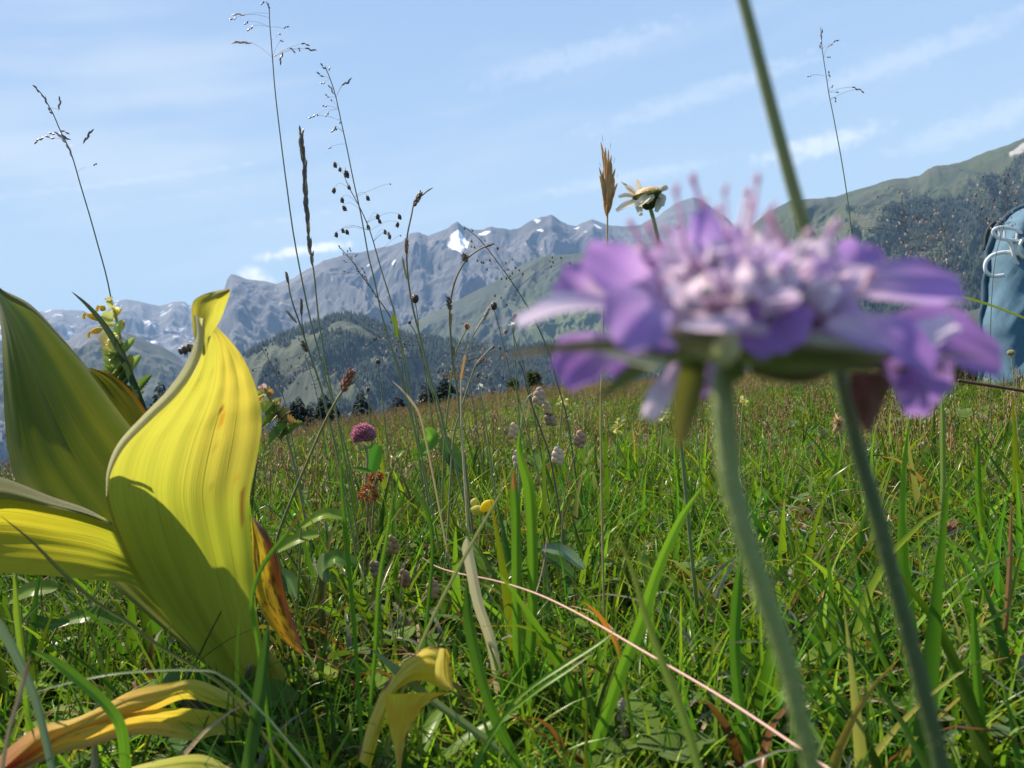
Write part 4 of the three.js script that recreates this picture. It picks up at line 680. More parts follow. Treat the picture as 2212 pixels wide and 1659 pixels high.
{ // small dark panicle on the ridge line
  const T = plant('bent_grass', 'small brownish grass panicle in front of the rocky ridge, right of the dark spike', 'grass', [...map(Z4, [[800, 490], [850, 545], [905, 610], [940, 670], [990, 730], [1030, 795], [1090, 880], [1130, 950], [1180, 1080], [1240, 1400]]), [900, 920]], 0.66, 1.6, 3.4, [0.10, 0.08, 0.06], GST);
  spikelets(T, [[800, 490, 818, 508], [825, 535, 842, 548], [852, 512, 860, 532], [862, 500, 880, 525], [905, 560, 912, 535], [825, 580, 855, 590], [890, 570, 872, 555], [820, 645, 868, 652], [915, 620, 895, 598], [935, 620, 972, 662], [925, 650, 900, 625], [960, 690, 935, 660], [985, 705, 955, 672], [990, 735, 965, 712], [1015, 770, 988, 735], [1035, 805, 1010, 770]].map(([a, b, c, d]) => [...Z4(a, b), ...Z4(c, d)]), { w: 5, dark: 0.8 });
}
{
  const T = plant('sedge', 'tall dark sedge with a bract-tipped head, tallest of the sedges in the middle', 'sedge', [...map(Z4, [[1252, 245], [1240, 310], [1220, 400], [1212, 460], [1215, 640], [1245, 850], [1290, 1030], [1350, 1270], [1410, 1470], [1450, 1650]]), [985, 1010]], 0.60, 3, 6, [0.16, 0.13, 0.06], GST);
  sedgeHead(T, Z4(1252, 255), Z4(1302, 165), 15); sedgeHead(T, Z4(1210, 545), Z4(1212, 448), 12, { c: [0.15, 0.075, 0.045] });
  bladeOn(T, map(Z4, [[1372, 142], [1335, 165], [1300, 195]]), 0.6, 4, [0.22, 0.18, 0.08], [0.2, 0.17, 0.06], { name: 'bract' }); bladeOn(T, map(Z4, [[1186, 556], [1195, 610], [1212, 690]]), 0.6, 5, [0.10, 0.10, 0.04], [0.12, 0.14, 0.04], { name: 'bract' });
}
{
  const T = plant('sedge', 'curved sedge whose thin head bends over to the right below the snow field', 'sedge', [...map(Z4, [[1735, 480], [1695, 492], [1650, 512], [1600, 545], [1562, 585], [1510, 680], [1480, 790], [1468, 900], [1475, 1030], [1490, 1200], [1520, 1400], [1540, 1650]]), [1004, 1000]], 0.58, 3, 5.5, [0.20, 0.15, 0.08], [0.11, 0.12, 0.035]);
  sedgeHead(T, Z4(1678, 500), Z4(1738, 478), 7, { n: 14 }); sedgeHead(T, Z4(1562, 590), Z4(1562, 535), 13, { loose: 0.9, c: [0.16, 0.08, 0.04] }); sedgeHead(T, Z4(1472, 880), Z4(1462, 795), 13, { c: [0.045, 0.04, 0.035], loose: 0.7 }); sedgeHead(T, Z4(1472, 990), Z4(1482, 895), 7, { c: [0.26, 0.22, 0.13] }); sedgeHead(T, Z4(1490, 1160), Z4(1495, 1092), 10, { c: [0.16, 0.10, 0.06] });
}
{
  const T = plant('sedge', 'branched dark sedge with several pointed spikes right of the yellow leaf', 'sedge', [...map(Z4, [[500, 680], [508, 760], [535, 860], [560, 930], [600, 1050], [650, 1200], [700, 1350], [735, 1500]]), [724, 960]], 0.58, 2.6, 5.5, [0.10, 0.10, 0.05], GST);
  sedgeHead(T, Z4(502, 720), Z4(488, 648), 9, { c: [0.14, 0.12, 0.06] }); sedgeHead(T, Z4(552, 955), Z4(488, 878), 8, { c: [0.20, 0.17, 0.12] });
  part(T, 'side_stem', new MB().tube(spline(map(Z4, [[580, 900], [585, 960], [600, 1040]]).map((q) => P(...q, 0.58)), 8), 2.2 * 0.5 * 0.58 / F, [0.08, 0.09, 0.035], 5).geo(), M.stem);
  sedgeHead(T, Z4(580, 912), Z4(580, 808), 9, { c: [0.06, 0.05, 0.04] }); sedgeHead(T, Z4(612, 1130), Z4(585, 1058), 12, { loose: 0.9, c: [0.05, 0.035, 0.03] });
}
{
  const T = plant('sedge', 'sedge with a pale dry stem and grey-brown head leaning right, beside a dark round head', 'sedge', [...map(Z4, [[1710, 868], [1670, 930], [1610, 1030], [1565, 1150], [1542, 1280], [1538, 1400], [1540, 1560]]), [999, 960]], 0.57, 3, 5, [0.36, 0.30, 0.2], STRAW);
  sedgeHead(T, Z4(1672, 935), Z4(1710, 862), 10, { c: [0.20, 0.17, 0.13], tip: [0.6, 0.52, 0.42] });
  part(T, 'frayed_sheath', new MB().ribbon(spline(map(Z4, [[1440, 1265], [1490, 1272], [1538, 1268]]).map((q) => P(...q, 0.57)), 8), 0.0005, V(0, .3, 1), [0.34, 0.17, 0.03]).ribbon(spline(map(Z4, [[1560, 1155], [1552, 1200], [1535, 1290]]).map((q) => P(...q, 0.568)), 8), 0.0008, V(0.5, .3, 1), [0.42, 0.27, 0.10]).geo(), M.husk);
}
{
  const T = plant('sedge', 'sedge stem arching to the right with two small hanging heads', 'sedge', [...map(Z4, [[1738, 1095], [1710, 1112], [1675, 1150], [1630, 1200], [1595, 1290], [1560, 1400], [1500, 1600]]), [978, 960]], 0.60, 2.4, 4.5, [0.12, 0.15, 0.05], [0.2, 0.2, 0.08]);
  sedgeHead(T, Z4(1718, 1110), Z4(1742, 1090), 9, { n: 14, c: [0.05, 0.045, 0.04] }); sedgeHead(T, Z4(1630, 1208), Z4(1682, 1162), 11, { c: [0.12, 0.09, 0.06] });
}
{
  const T = plant('budding_flower', 'thin green stem with one pinkish brown bud between the curved sedges', 'plant', [...map(Z4, [[1574, 985], [1560, 1012], [1520, 1090], [1490, 1200], [1465, 1400], [1440, 1640]]), [958, 980]], 0.62, 2.4, 4, GST, GST);
  burnet(T, ...Z4(1574, 975), 6.5, 7.5, { c: [0.26, 0.13, 0.09], name: 'bud' });
  part(T, 'bracts', new MB().ribbon([P(...Z4(1560, 995), 0.619), P(...Z4(1566, 955), 0.619)], 0.0008, V(0, 0, 1), [0.6, 0.42, 0.34]).ribbon([P(...Z4(1582, 990), 0.618), P(...Z4(1592, 962), 0.618)], 0.0007, V(0, 0, 1), [0.55, 0.4, 0.3]).geo(), M.husk);
}
{
  const T = plant('sedge', 'reddish brown tufted sedge head on a stem leaning right, above the pink clover', 'sedge', [[745, 838], [735, 852], [709, 897], [666, 993], [619, 1106], [600, 1160]], 0.50, 4.5, 7, [0.22, 0.18, 0.05], [0.10, 0.13, 0.025]);
  sedgeHead(T, [738, 846], [763, 797], 22, { c: [0.17, 0.055, 0.035], tip: [0.42, 0.2, 0.12], n: 34, loose: 0.7 });
  bladeOn(T, [[777, 814], [762, 826], [745, 842]], 0.5, 5, [0.34, 0.26, 0.14], [0.26, 0.2, 0.08], { name: 'bract' });
}
// --- great burnet heads: dark little balls on thin stems
for (const [label, head, stem, rx, ry] of [
  ['largest dark oval burnet head, touching the tall sedge stem', [1262, 808], [[1262, 830], [1270, 870], [1280, 950], [1288, 1050], [1330, 1300], [1345, 1400]], 8, 11],
  ['dark oval burnet head above the pale dry sedge, left of the flower', [1733, 852], [[1733, 870], [1745, 905], [1760, 960], [1790, 1080], [1830, 1250], [1860, 1330]], 7.5, 10],
  ['small dark burnet head close to the flower\'s left petal', [1860, 912], [[1860, 922], [1852, 1000], [1858, 1100], [1870, 1300]], 5.5, 6],
  ['tiny dark burnet head left of the tall sedge stem', [1228, 950], [[1230, 958], [1262, 1010], [1300, 1150], [1350, 1310]], 4, 4.5],
  ['brownish burnet head in front of the wooded hill above the pointed spruce', [1038, 1185], [[1040, 1198], [1050, 1280], [1066, 1420]], 5, 6],
  ['small dark burnet head just above the pointed spruce', [977, 1353], [[978, 1364], [984, 1420], [990, 1520]], 4.5, 5.5],
  ['tiny dark burnet head above the white fluffy seed head', [1637, 1265], [[1638, 1276], [1650, 1350], [1670, 1460]], 3.8, 5],
]) { const T = plant('great_burnet', label, 'flower', map(Z4, stem), 0.74, 1.8, 3, [0.11, 0.09, 0.05], GST, { group: 'dark burnet heads on thin stems' }); burnet(T, ...Z4(...head), rx, ry); }
{
  const T = plant('white_flower', 'tiny white ragged flower with a brown bud beside the flower\'s left bract', 'flower', map(Z4, [[1842, 985], [1850, 1020], [1870, 1080], [1910, 1200], [1960, 1420]]), 0.7, 1.8, 3, GST, [0.07, 0.07, 0.03]);
  const b = new MB(); for (let k = 0; k < 14; k++) { const p = P(...Z4(1845, 968), 0.7), o = V(rr(-1, 1), rr(-.2, .9), rr(-1, 1)).normalize(); b.ribbon([p, p.clone().addScaledVector(o, rr(6, 11) * 0.7 / F)], 0.0007, V(rr(-1, 1), 1, 1), [0.75, 0.74, 0.68], { fold: 0.2, nu: 1 }); } part(T, 'petals', b.geo(), M.petal); burnet(T, ...Z4(1804, 1008), 4.5, 5.5, { c: [0.2, 0.16, 0.12], name: 'bud' });
}
{
  const T = plant('fluffy_flower', 'white fluffy seed head at the meadow edge above the bent stems', 'plant', map(Z4, [[1655, 1345], [1668, 1400], [1680, 1500]]), 0.8, 1.6, 2.6, STRAW, GST), b = new MB();
  for (let k = 0; k < 60; k++) { const p = P(...Z4(1655 + rr(-6, 6), 1340 + rr(-5, 5)), 0.8), o = V(rr(-.7, .9), rr(-.2, 1), rr(-1, 1)).normalize(); b.ribbon([p, p.clone().addScaledVector(o, rr(5, 10) * 0.8 / F)], 0.00028, V(rr(-1, 1), 1, 1), [0.8, 0.77, 0.7], { fold: 0, nu: 1 }); } part(T, 'fluff', b.geo(), M.petal);
}
// --- brome spike and withered daisy
{
  const D = 0.42, T = plant('brome_grass', 'golden ripe grass spike standing beside the withered daisy', 'grass', [[1305, 330], [1309, 400], [1312, 470], [1310, 545], [1304, 640], [1302, 760], [1298, 900]], D, 3.5, 5, [0.48, 0.30, 0.10], [0.30, 0.22, 0.08]);
  for (const [x0, y0, x1, y1, w] of [[1312, 400, 1302, 306, 13], [1311, 420, 1318, 322, 12], [1310, 425, 1297, 360, 10], [1312, 440, 1326, 352, 14], [1312, 455, 1332, 385, 14], [1310, 445, 1299, 378, 12], [1312, 472, 1322, 404, 15], [1311, 470, 1304, 400, 12], [1313, 430, 1312, 350, 14]]) { const z = D + rr(-.003, .003), a = P(x0, y0, z), e = P(x1, y1, z), m = D / F, b = new MB(), o = e.clone().sub(a), s = o.clone().normalize().cross(V(0, 0, 1)); for (let k = 0; k < 5; k++) { const p = a.clone().addScaledVector(o, k * 0.13), q = a.clone().addScaledVector(o, 0.5 + k * 0.125).addScaledVector(s, (k % 2 ? 1 : -1) * w * 0.34 * m); b.spindle(p, q, w * 0.22 * m, mix3([0.44, 0.25, 0.07], [0.72, 0.52, 0.26], rnd()), { sides: 6, rings: 5 }); } b.tube([e, e.clone().addScaledVector(o, 0.14)], 0.5 * m, STRAW, 3); part(T, 'spikelet', b.geo(), M.husk); }
}
{
  const D = 0.40, T = plant('withered_daisy', 'withered ox-eye daisy with drooping white rays and a golden disc, above the purple flower', 'flower', [[1396, 430], [1404, 448], [1413, 480], [1424, 530], [1440, 640], [1452, 760]], D, 9, 8, [0.16, 0.24, 0.06], [0.10, 0.15, 0.04]), m = D / F;
  const c = P(1398, 423, D), ax = V(-0.22, 1, 0.12).normalize();
  part(T, 'bract_cup', new MB().spindle(P(1404, 452, D), c.clone().addScaledVector(ax, 4 * m), 34 * m, (t, k) => mix3([0.05, 0.075, 0.02], [0.14, 0.16, 0.05], (k % 2) * 0.7), { sides: 22, rings: 8, prof: (t) => 0.25 + 0.72 * Math.sin(t * 1.45) }).geo(), M.herb);
  { const b = new MB(); b.spindle(c.clone().addScaledVector(ax, -2 * m), c.clone().addScaledVector(ax, 18 * m), 30 * m, [0.36, 0.18, 0.02], { sides: 18, rings: 8, prof: (t) => Math.sqrt(Math.max(0.001, 1 - t * t)) }); const X = ax.clone().cross(V(0, 0, 1)).normalize(), Y = ax.clone().cross(X); for (let k = 0; k < 150; k++) { const r = Math.sqrt(k / 150), a = k * 2.39996, p = c.clone().addScaledVector(ax, (16 * Math.sqrt(1 - r * r * 0.96)) * m).addScaledVector(X, Math.cos(a) * r * 29 * m).addScaledVector(Y, Math.sin(a) * r * 29 * m); b.ball(p, 2.4 * m, mix3([0.40, 0.20, 0.02], [0.56, 0.34, 0.06], rnd()), 4, 5); } part(T, 'disc', b.geo(), M.seed); }
  for (const [pts, w, z] of [[[[1376, 425], [1354, 398], [1342, 392]], 15, 0.004], [[[1376, 424], [1358, 408], [1352, 402]], 13, 0.002], [[[1372, 428], [1354, 424], [1336, 426]], 12, 0.0], [[[1374, 432], [1352, 442], [1332, 456]], 13, -0.002], [[[1378, 436], [1362, 442], [1344, 450]], 11, -0.004], [[[1388, 432], [1380, 440], [1384, 466]], 12, -0.006], [[[1402, 425], [1392, 434], [1380, 446]], 18, -0.007], [[[1412, 420], [1402, 424], [1394, 438]], 16, -0.007], [[[1384, 412], [1378, 400], [1374, 388]], 9, 0.006], [[[1428, 418], [1424, 440], [1417, 458]], 11, -0.003], [[[1424, 412], [1434, 402], [1441, 410]], 13, 0.003], [[[1420, 424], [1430, 428], [1432, 446]], 11, -0.004]]) { const q = spline(pts.map(([x, y]) => P(x, y, D + z)), 10); part(T, 'petal', new MB().ribbon(q, (t) => w * 0.7 * m * (0.45 + 0.6 * Math.sin(Math.PI * Math.min(0.95, t * 0.9 + 0.1))), V(rr(-.3, .3), 0.8, 0.6), (t) => mix3([0.78, 0.68, 0.46], [0.80, 0.77, 0.68], t), { fold: rr(-.5, .6), nu: 4, twist: rr(-.8, .8) }).geo(), M.petal); }
}
{ const T = plant('burnet_bud', 'dark purple flower head just right of the daisy stem, above the purple flower', 'flower', [[1465, 500], [1468, 530], [1474, 600], [1485, 720]], 0.62, 2, 3, [0.12, 0.08, 0.06], GST); burnet(T, 1465, 494, 8, 8, { c: [0.07, 0.015, 0.025] }); }
// --- pink clover and its withered heads
{
  const D = 0.60, m = D / F, T = plant('red_clover', 'pink round clover head standing above the turf in the middle left', 'flower', [[788, 962], [793, 985], [793, 1010], [790, 1060], [796, 1110]], D, 5, 6, [0.22, 0.20, 0.12], [0.26, 0.15, 0.06]), c = P(785, 940, D), b = new MB();
  for (let k = 0; k < 190; k++) { const v = 1 - 1.72 * (k + 0.5) / 190, a = k * 2.39996, o = V(Math.sqrt(Math.max(0, 1 - v * v)) * Math.cos(a), v * 0.9, Math.sqrt(Math.max(0, 1 - v * v)) * Math.sin(a)), p = c.clone().addScaledVector(o, 11 * m), q = c.clone().addScaledVector(o, rr(24, 29) * m).add(V(0, 2.5 * m, 0)); b.spindle(p, q, 3.1 * m, (t) => mix3([0.78, 0.52, 0.58], mix3([0.66, 0.26, 0.40], [0.34, 0.09, 0.08], rnd() < 0.3 ? 0.8 : 0), t), { sides: 5, rings: 5, prof: (t) => 0.35 + 0.65 * Math.sin(Math.PI * Math.min(0.94, t)) }); }
  part(T, 'florets', b.geo(), M.petal);
  part(T, 'bracts', new MB().ribbon(spline([[770, 962], [776, 972], [790, 968]].map((q) => P(...q, D - 0.006)), 8), 7 * m * 0.5, V(0, .5, 1), [0.28, 0.34, 0.06]).ribbon(spline([[806, 956], [800, 966], [788, 968]].map((q) => P(...q, D - 0.006)), 8), 6 * m * 0.5, V(0, .5, 1), [0.20, 0.30, 0.05]).geo(), M.herb);
  part(T, 'leaf', new MB().ribbon(spline([[800, 1020], [808, 992], [818, 962]].map((q) => P(...q, D + 0.006)), 14), (t) => 17 * m * Math.sin(Math.PI * (0.12 + t * 0.8)) ** 0.6, V(0.1, .25, 1), [0.06, 0.20, 0.02], { nu: 6 }).geo(), M.herb);
  part(T, 'leaf', new MB().ribbon(spline([[800, 1020], [782, 1016], [764, 1012]].map((q) => P(...q, D - 0.004)), 14), (t) => 8 * m * Math.sin(Math.PI * (0.12 + t * 0.8)) ** 0.6, V(0.1, .8, 0.6), [0.09, 0.22, 0.02], { nu: 6 }).geo(), M.herb);
}
for (const [label, x, y, rx, ry, d] of [['rust brown withered clover head, upper of the two under the pink clover', 812, 1030, 22, 13, 0.62], ['larger rust brown withered clover head, lower of the two under the pink clover', 796, 1064, 26, 24, 0.59]]) {
  const T = plant('withered_clover', label, 'flower', [[x, y + ry * 0.7], [x - 2, y + ry + 30], [x - 6, y + ry + 70]], d, 4, 5, [0.22, 0.10, 0.04], [0.14, 0.12, 0.04], { group: 'withered clover heads' }), b = new MB(), c = P(x, y, d), m = d / F;
  for (let k = 0; k < 130; k++) { const o = V(rr(-1, 1), rr(-.9, 1), rr(-1, 1)).normalize(), p = c.clone().add(V(o.x * rx * 0.5 * m, o.y * ry * 0.5 * m, o.z * rx * 0.5 * m)), q = c.clone().add(V(o.x * rx * rr(.8, 1.1) * m, (o.y * ry * rr(.8, 1.1) - 3) * m, o.z * rx * m)); b.ribbon(spline([p, p.clone().lerp(q, 0.6).add(V(rr(-2, 2) * m, 2 * m, 0)), q], 4), (t) => 2.2 * m * (1.1 - t), V(rr(-1, 1), rr(-1, 1), 1), mix3([0.20, 0.065, 0.02], [0.42, 0.17, 0.05], rnd()), { fold: 0.5 }); }
  part(T, 'florets', b.geo(), M.husk);
}
{ const T = plant('withered_clover', 'faded pinkish clover head with pale ragged florets in the turf at the right', 'flower', [[2052, 1152], [2060, 1180], [2068, 1230]], 0.55, 4, 5, [0.2, 0.18, 0.08], GST, { group: 'withered clover heads' }), b = new MB(), c = P(2050, 1143, 0.55), m = 0.55 / F; for (let k = 0; k < 120; k++) { const o = V(rr(-1, 1), rr(-.5, 1), rr(-1, 1)).normalize(), q = c.clone().addScaledVector(o, rr(16, 32) * m); b.ribbon(spline([c.clone().addScaledVector(o, 5 * m), c.clone().addScaledVector(o, 14 * m), q], 4), (t) => 2.0 * m * (1.1 - t), V(rr(-1, 1), rr(-1, 1), 1), mix3([0.34, 0.05, 0.09], [0.55, 0.40, 0.34], rnd()), { fold: 0.5 }); } part(T, 'florets', b.geo(), M.husk); }
{ const T = plant('dried_flower', 'pale straw coloured crumpled dry flower in the turf at the right', 'flower', [[2058, 1300], [2062, 1330], [2070, 1400]], 0.45, 4, 5, [0.4, 0.32, 0.14], GST), b = new MB(), c = P(2060, 1294, 0.45), m = 0.45 / F; for (let k = 0; k < 60; k++) { const o = V(rr(-1, 1), rr(-.5, .8), rr(-1, 1)).normalize(), q = c.clone().addScaledVector(o, rr(12, 25) * m); b.ribbon(spline([c, c.clone().lerp(q, .5).add(V(0, 4 * m, 0)), q], 4), (t) => 5 * m * (1.1 - t), V(rr(-1, 1), rr(-1, 1), 1), mix3([0.50, 0.36, 0.18], [0.70, 0.60, 0.40], rnd()), { fold: 0.6 }); } part(T, 'florets', b.geo(), M.husk); }
{ const T = plant('dried_flower', 'pale dry ragged flower just left of the dark stalk, below the purple flower', 'flower', [[1812, 925], [1816, 950], [1824, 1000]], 0.75, 3, 4, [0.4, 0.32, 0.14], GST), b = new MB(), c = P(1812, 917, 0.75), m = 0.75 / F; for (let k = 0; k < 50; k++) { const o = V(rr(-.7, .7), rr(-1, .8), rr(-.7, .7)).normalize(), q = c.clone().addScaledVector(o, rr(12, 30) * m); b.ribbon(spline([c, c.clone().lerp(q, .5).add(V(0, 4 * m, 0)), q], 4), (t) => 4 * m * (1.1 - t), V(rr(-1, 1), rr(-1, 1), 1), mix3([0.34, 0.20, 0.08], [0.66, 0.55, 0.36], rnd()), { fold: 0.6 }); } part(T, 'florets', b.geo(), M.husk); }
// --- yellow rattle plants
function rattle(T, list, d) { const more = []; for (const [x, y, dx, dy, L, w, c] of list) for (let k = 0; k < 2; k++) more.push([x + rr(-6, 6), y + rr(-14, 14), dx * rr(.4, 1), dy + rr(-14, 14), L * rr(.6, .9), w * rr(.8, 1.2), c.map((q) => q * rr(.8, 1.3))]); list = list.concat(more); for (const [x, y, dx, dy, L, w, c] of list) { const m = d / F, a = P(x, y, d + rr(-.006, .006)), o = P(x + dx, y + dy, d + rr(-.012, .004)).sub(a).normalize(), pts = [0, .2, .4, .6, .8, 1].map((t) => a.clone().addScaledVector(o, L * m * t).add(V(0, -0.15 * L * m * t * t, 0))); part(T, 'bract', new MB().ribbon(spline(pts, 22), (t) => w * 0.5 * m * Math.sin(Math.PI * (0.12 + 0.86 * Math.min(1, t))) ** 0.7 * (Math.round(t * 22) % 3 === 0 ? 1.25 : 0.85), V(-dy * 0.01, 0.5, 0.8), c, { fold: 0.5, nu: 4 }).geo(), M.herb); } }
{
  const D = 0.47, T = plant('yellow_rattle', 'yellow rattle with toothed pale green bracts and a yellow flower, behind the left leaves', 'flower', [[240, 655], [252, 690], [262, 740], [280, 800], [300, 870], [320, 960]], D, 5, 7, [0.20, 0.24, 0.06], [0.12, 0.17, 0.04]), g = [0.30, 0.40, 0.08], y = [0.56, 0.54, 0.16], m = D / F;
  rattle(T, [[246, 690, -30, -6, 34, 26, y], [256, 720, -34, 16, 38, 46, y], [260, 740, -36, 24, 40, 50, y], [262, 755, -38, 26, 46, 54, g], [268, 775, -36, 34, 48, 56, g], [272, 790, -36, 40, 50, 58, g], [277, 810, -40, 44, 54, 60, [0.16, 0.27, 0.04]], [284, 835, -36, 48, 58, 60, [0.12, 0.22, 0.03]], [244, 680, 16, -40, 36, 14, y], [256, 715, 24, -40, 44, 16, y], [268, 760, 24, -40, 42, 16, g], [280, 800, 26, -46, 46, 18, g], [240, 665, -8, -30, 28, 14, y], [290, 850, 30, -40, 60, 20, [0.12, 0.2, 0.03]]], D);
  for (const [x, y2, dx, dy, L] of [[222, 692, -36, -14, 40], [222, 710, -30, 10, 34], [228, 670, -22, -14, 24]]) { const a = P(x, y2, D - 0.008), e = P(x + dx * L / 40, y2 + dy * L / 40, D - 0.010), f = part(T, 'flower', new MB().spindle(a, e, 7 * m, (t) => mix3([0.55, 0.50, 0.14], [0.85, 0.60, 0.02], sstep(t, 0.4, 0.7)), { sides: 8, rings: 6 }).geo(), M.petal); part(f, 'lip', new MB().ribbon(spline([e.clone(), e.clone().add(V(-4 * m, -4 * m, 0)), e.clone().add(V(-5 * m, -11 * m, 0))], 6), 5 * m, V(-.5, .3, 1), [0.88, 0.58, 0.02]).geo(), M.petal); }
}
{
  const D = 0.70, T = plant('yellow_rattle', 'fading yellow-green rattle spike right beside the front yellow leaf', 'flower', [[566, 832], [580, 856], [598, 890], [615, 930], [632, 990]], D, 5, 6, [0.26, 0.18, 0.07], GST), g = [0.14, 0.20, 0.03], r = [0.26, 0.22, 0.05], y = [0.46, 0.46, 0.08];
  rattle(T, [[568, 842, -14, -14, 20, 12, [0.5, 0.30, 0.22]], [572, 848, -24, 8, 30, 18, y], [578, 856, 12, -24, 26, 14, r], [585, 868, -26, 16, 40, 22, y], [592, 880, 18, -20, 36, 18, r], [598, 892, -28, 22, 46, 26, g], [604, 902, 20, -18, 40, 22, r], [612, 922, -26, 26, 48, 28, g], [616, 930, 24, -16, 44, 22, g], [602, 896, 26, 10, 40, 20, [0.2, 0.13, 0.04]]], D);
}
for (const [label, x, y, d, s, open] of [['open yellow lipped flower low in the turf, left of the tall blade pair', 1040, 1092, 0.55, 19, 1], ['pale yellow flower cluster in the meadow under the flower\'s left side', 1335, 922, 0.95, 17, 0], ['pale yellow flower cluster right of the hanging dark bract', 1432, 898, 1.15, 16, 0], ['faint yellow flowers beside the pale bell spikelets at the meadow edge', 1214, 864, 1.1, 15, 0], ['small yellow petal lying just left of the green flower stem', 1605, 868, 1.0, 13, 0]]) {
  const T = plant('yellow_flower', label, 'flower', [[x, y + s * 0.5], [x - 2, y + s + 20], [x - 5, y + s + 70]], d, 3, 4, [0.2, 0.24, 0.05], GST), m = d / F, b = new MB();
  if (open) { b.spindle(P(x - 24, y + 8, d), P(x + 8, y + 14, d), 12 * m, [0.62, 0.60, 0.12], { sides: 8 }); b.spindle(P(x - 20, y + 2, d + .004), P(x - 12, y - 16, d + .004), 8 * m, [0.66, 0.60, 0.16], { sides: 8 }); b.spindle(P(x - 2, y + 12, d - .004), P(x + 26, y - 10, d - .004), 12 * m, [0.85, 0.70, 0.03], { sides: 9, flat: 0.6 }); }
  else for (let k = 0; k < 9; k++) { const a = P(x + rr(-s, s) * 0.5, y + rr(-s, s) * 0.7, d + rr(-.008, .008)), o = V(rr(-1, 1), rr(-.3, 1), rr(-.5, 1)).normalize(); b.ribbon(spline([a, a.clone().addScaledVector(o, s * 0.4 * m), a.clone().addScaledVector(o, s * 0.8 * m).add(V(0, -s * 0.2 * m, 0))], 5), (t) => s * 0.28 * m * Math.sin(Math.PI * (0.15 + .8 * t)), V(rr(-.5, .5), .6, .8), mix3([0.70, 0.64, 0.10], [0.60, 0.58, 0.24], rnd()), { fold: 0.4 }); }
  part(T, 'petals', b.geo(), M.petal);
}
// ---------------------------------------------------------------- quaking grass nearer the turf
srand(61);
const BUFF = [0.58, 0.46, 0.33], UMB = [0.22, 0.13, 0.07];
{
  const T = plant('quaking_grass', 'quaking grass with fine dark spikelets scattered before the massif left of the flower', 'grass', [...map(Z4, [[1560, 380], [1650, 455], [1750, 580], [1870, 750], [1960, 900], [2060, 1120], [2110, 1300]]), [1224, 900], [1240, 1000]], 0.78, 1.4, 4, [0.10, 0.085, 0.05], [0.06, 0.07, 0.03]);
  quakes(T, [[1557, 388], [1605, 400], [1600, 462, 4.4], [1680, 458], [1600, 495], [1618, 500], [1757, 505, 4], [1635, 580], [1660, 590], [1710, 578], [1672, 592], [1693, 632], [1845, 572], [1805, 592, 4], [1865, 622], [1820, 632], [1887, 637], [1907, 660], [1845, 655], [1780, 688], [1810, 686], [1830, 672], [1870, 750, 3.4], [1805, 735], [1740, 790], [1778, 803], [1812, 845], [1857, 815], [2085, 560, 3.6], [2070, 580], [2090, 590], [2078, 615], [2137, 563], [2190, 595, 4]].map(([x, y, r]) => [...Z4(x, y), r]), { r: 3, col: () => mix3(DK, [0.5, 0.42, 0.34], rnd() < 0.3 ? 0.9 : 0.1), parts: false, spreadD: 0.06 });
}
{
  const T = plant('quaking_grass', 'dark stem with a cluster of large pale bell-shaped spikelets at the meadow edge', 'grass', [[1120, 780], [1128, 796], [1144, 860], [1169, 930], [1186, 980], [1198, 1040]], 0.52, 3, 5, [0.09, 0.06, 0.04], [0.08, 0.09, 0.03]);
  quakes(T, [[1165, 852, 21, [0.52, 0.42, 0.34]], [1180, 876, 17, [0.66, 0.58, 0.38]], [1186, 900, 20, [0.28, 0.22, 0.16]]], { tone: 0.4 });
}
{
  const T = plant('quaking_grass', 'single pale ribbed spikelet nodding from a hooked green stem above the blade pair', 'grass', [[1150, 850], [1138, 862], [1128, 905], [1124, 960], [1122, 1030]], 0.50, 2, 4, [0.3, 0.32, 0.2], [0.10, 0.17, 0.05]);
  quakes(T, [[1110, 928, 20, [0.68, 0.58, 0.36]]], { tone: 0.5 });
}
{
  const T = plant('quaking_grass', 'three whitish and brown spikelets on one stem right of the blade pair', 'grass', [[1258, 925], [1250, 960], [1236, 1000], [1222, 1060], [1215, 1130]], 0.50, 2, 3.4, UMB, [0.14, 0.15, 0.05]);
  quakes(T, [[1119, 988, 22, [0.66, 0.56, 0.52]], [1205, 980, 22, [0.74, 0.68, 0.62]], [1253, 945, 21, [0.50, 0.30, 0.22]]], { tone: 0.4 });
}
{
  const T = plant('quaking_grass', 'thin-stemmed quaking grass with several brown shiny spikelets low in the turf', 'grass', [[884, 1150], [878, 1200], [868, 1260], [860, 1340], [856, 1440]], 0.42, 2.4, 3.4, UMB, GST);
  quakes(T, [[847, 1173, 23, [0.34, 0.26, 0.10]], [811, 1226, 23, [0.20, 0.15, 0.10]], [873, 1245, 23, [0.24, 0.13, 0.06]], [934, 1266, 24, [0.46, 0.32, 0.18]], [828, 1450, 19, [0.07, 0.055, 0.04]]], { tone: 0.3 });
}
{
  const T = plant('quaking_grass', 'row of small grey spikelets on a stem near the bottom edge, left of the flower stem', 'grass', [[1338, 1500], [1346, 1560], [1356, 1620], [1362, 1690]], 0.30, 2, 3, [0.2, 0.18, 0.12], GST);
  quakes(T, [[1345, 1518, 13], [1340, 1546, 12], [1348, 1578, 13], [1364, 1620, 13]], { col: () => [0.34, 0.30, 0.28], tone: 0.5 });
}
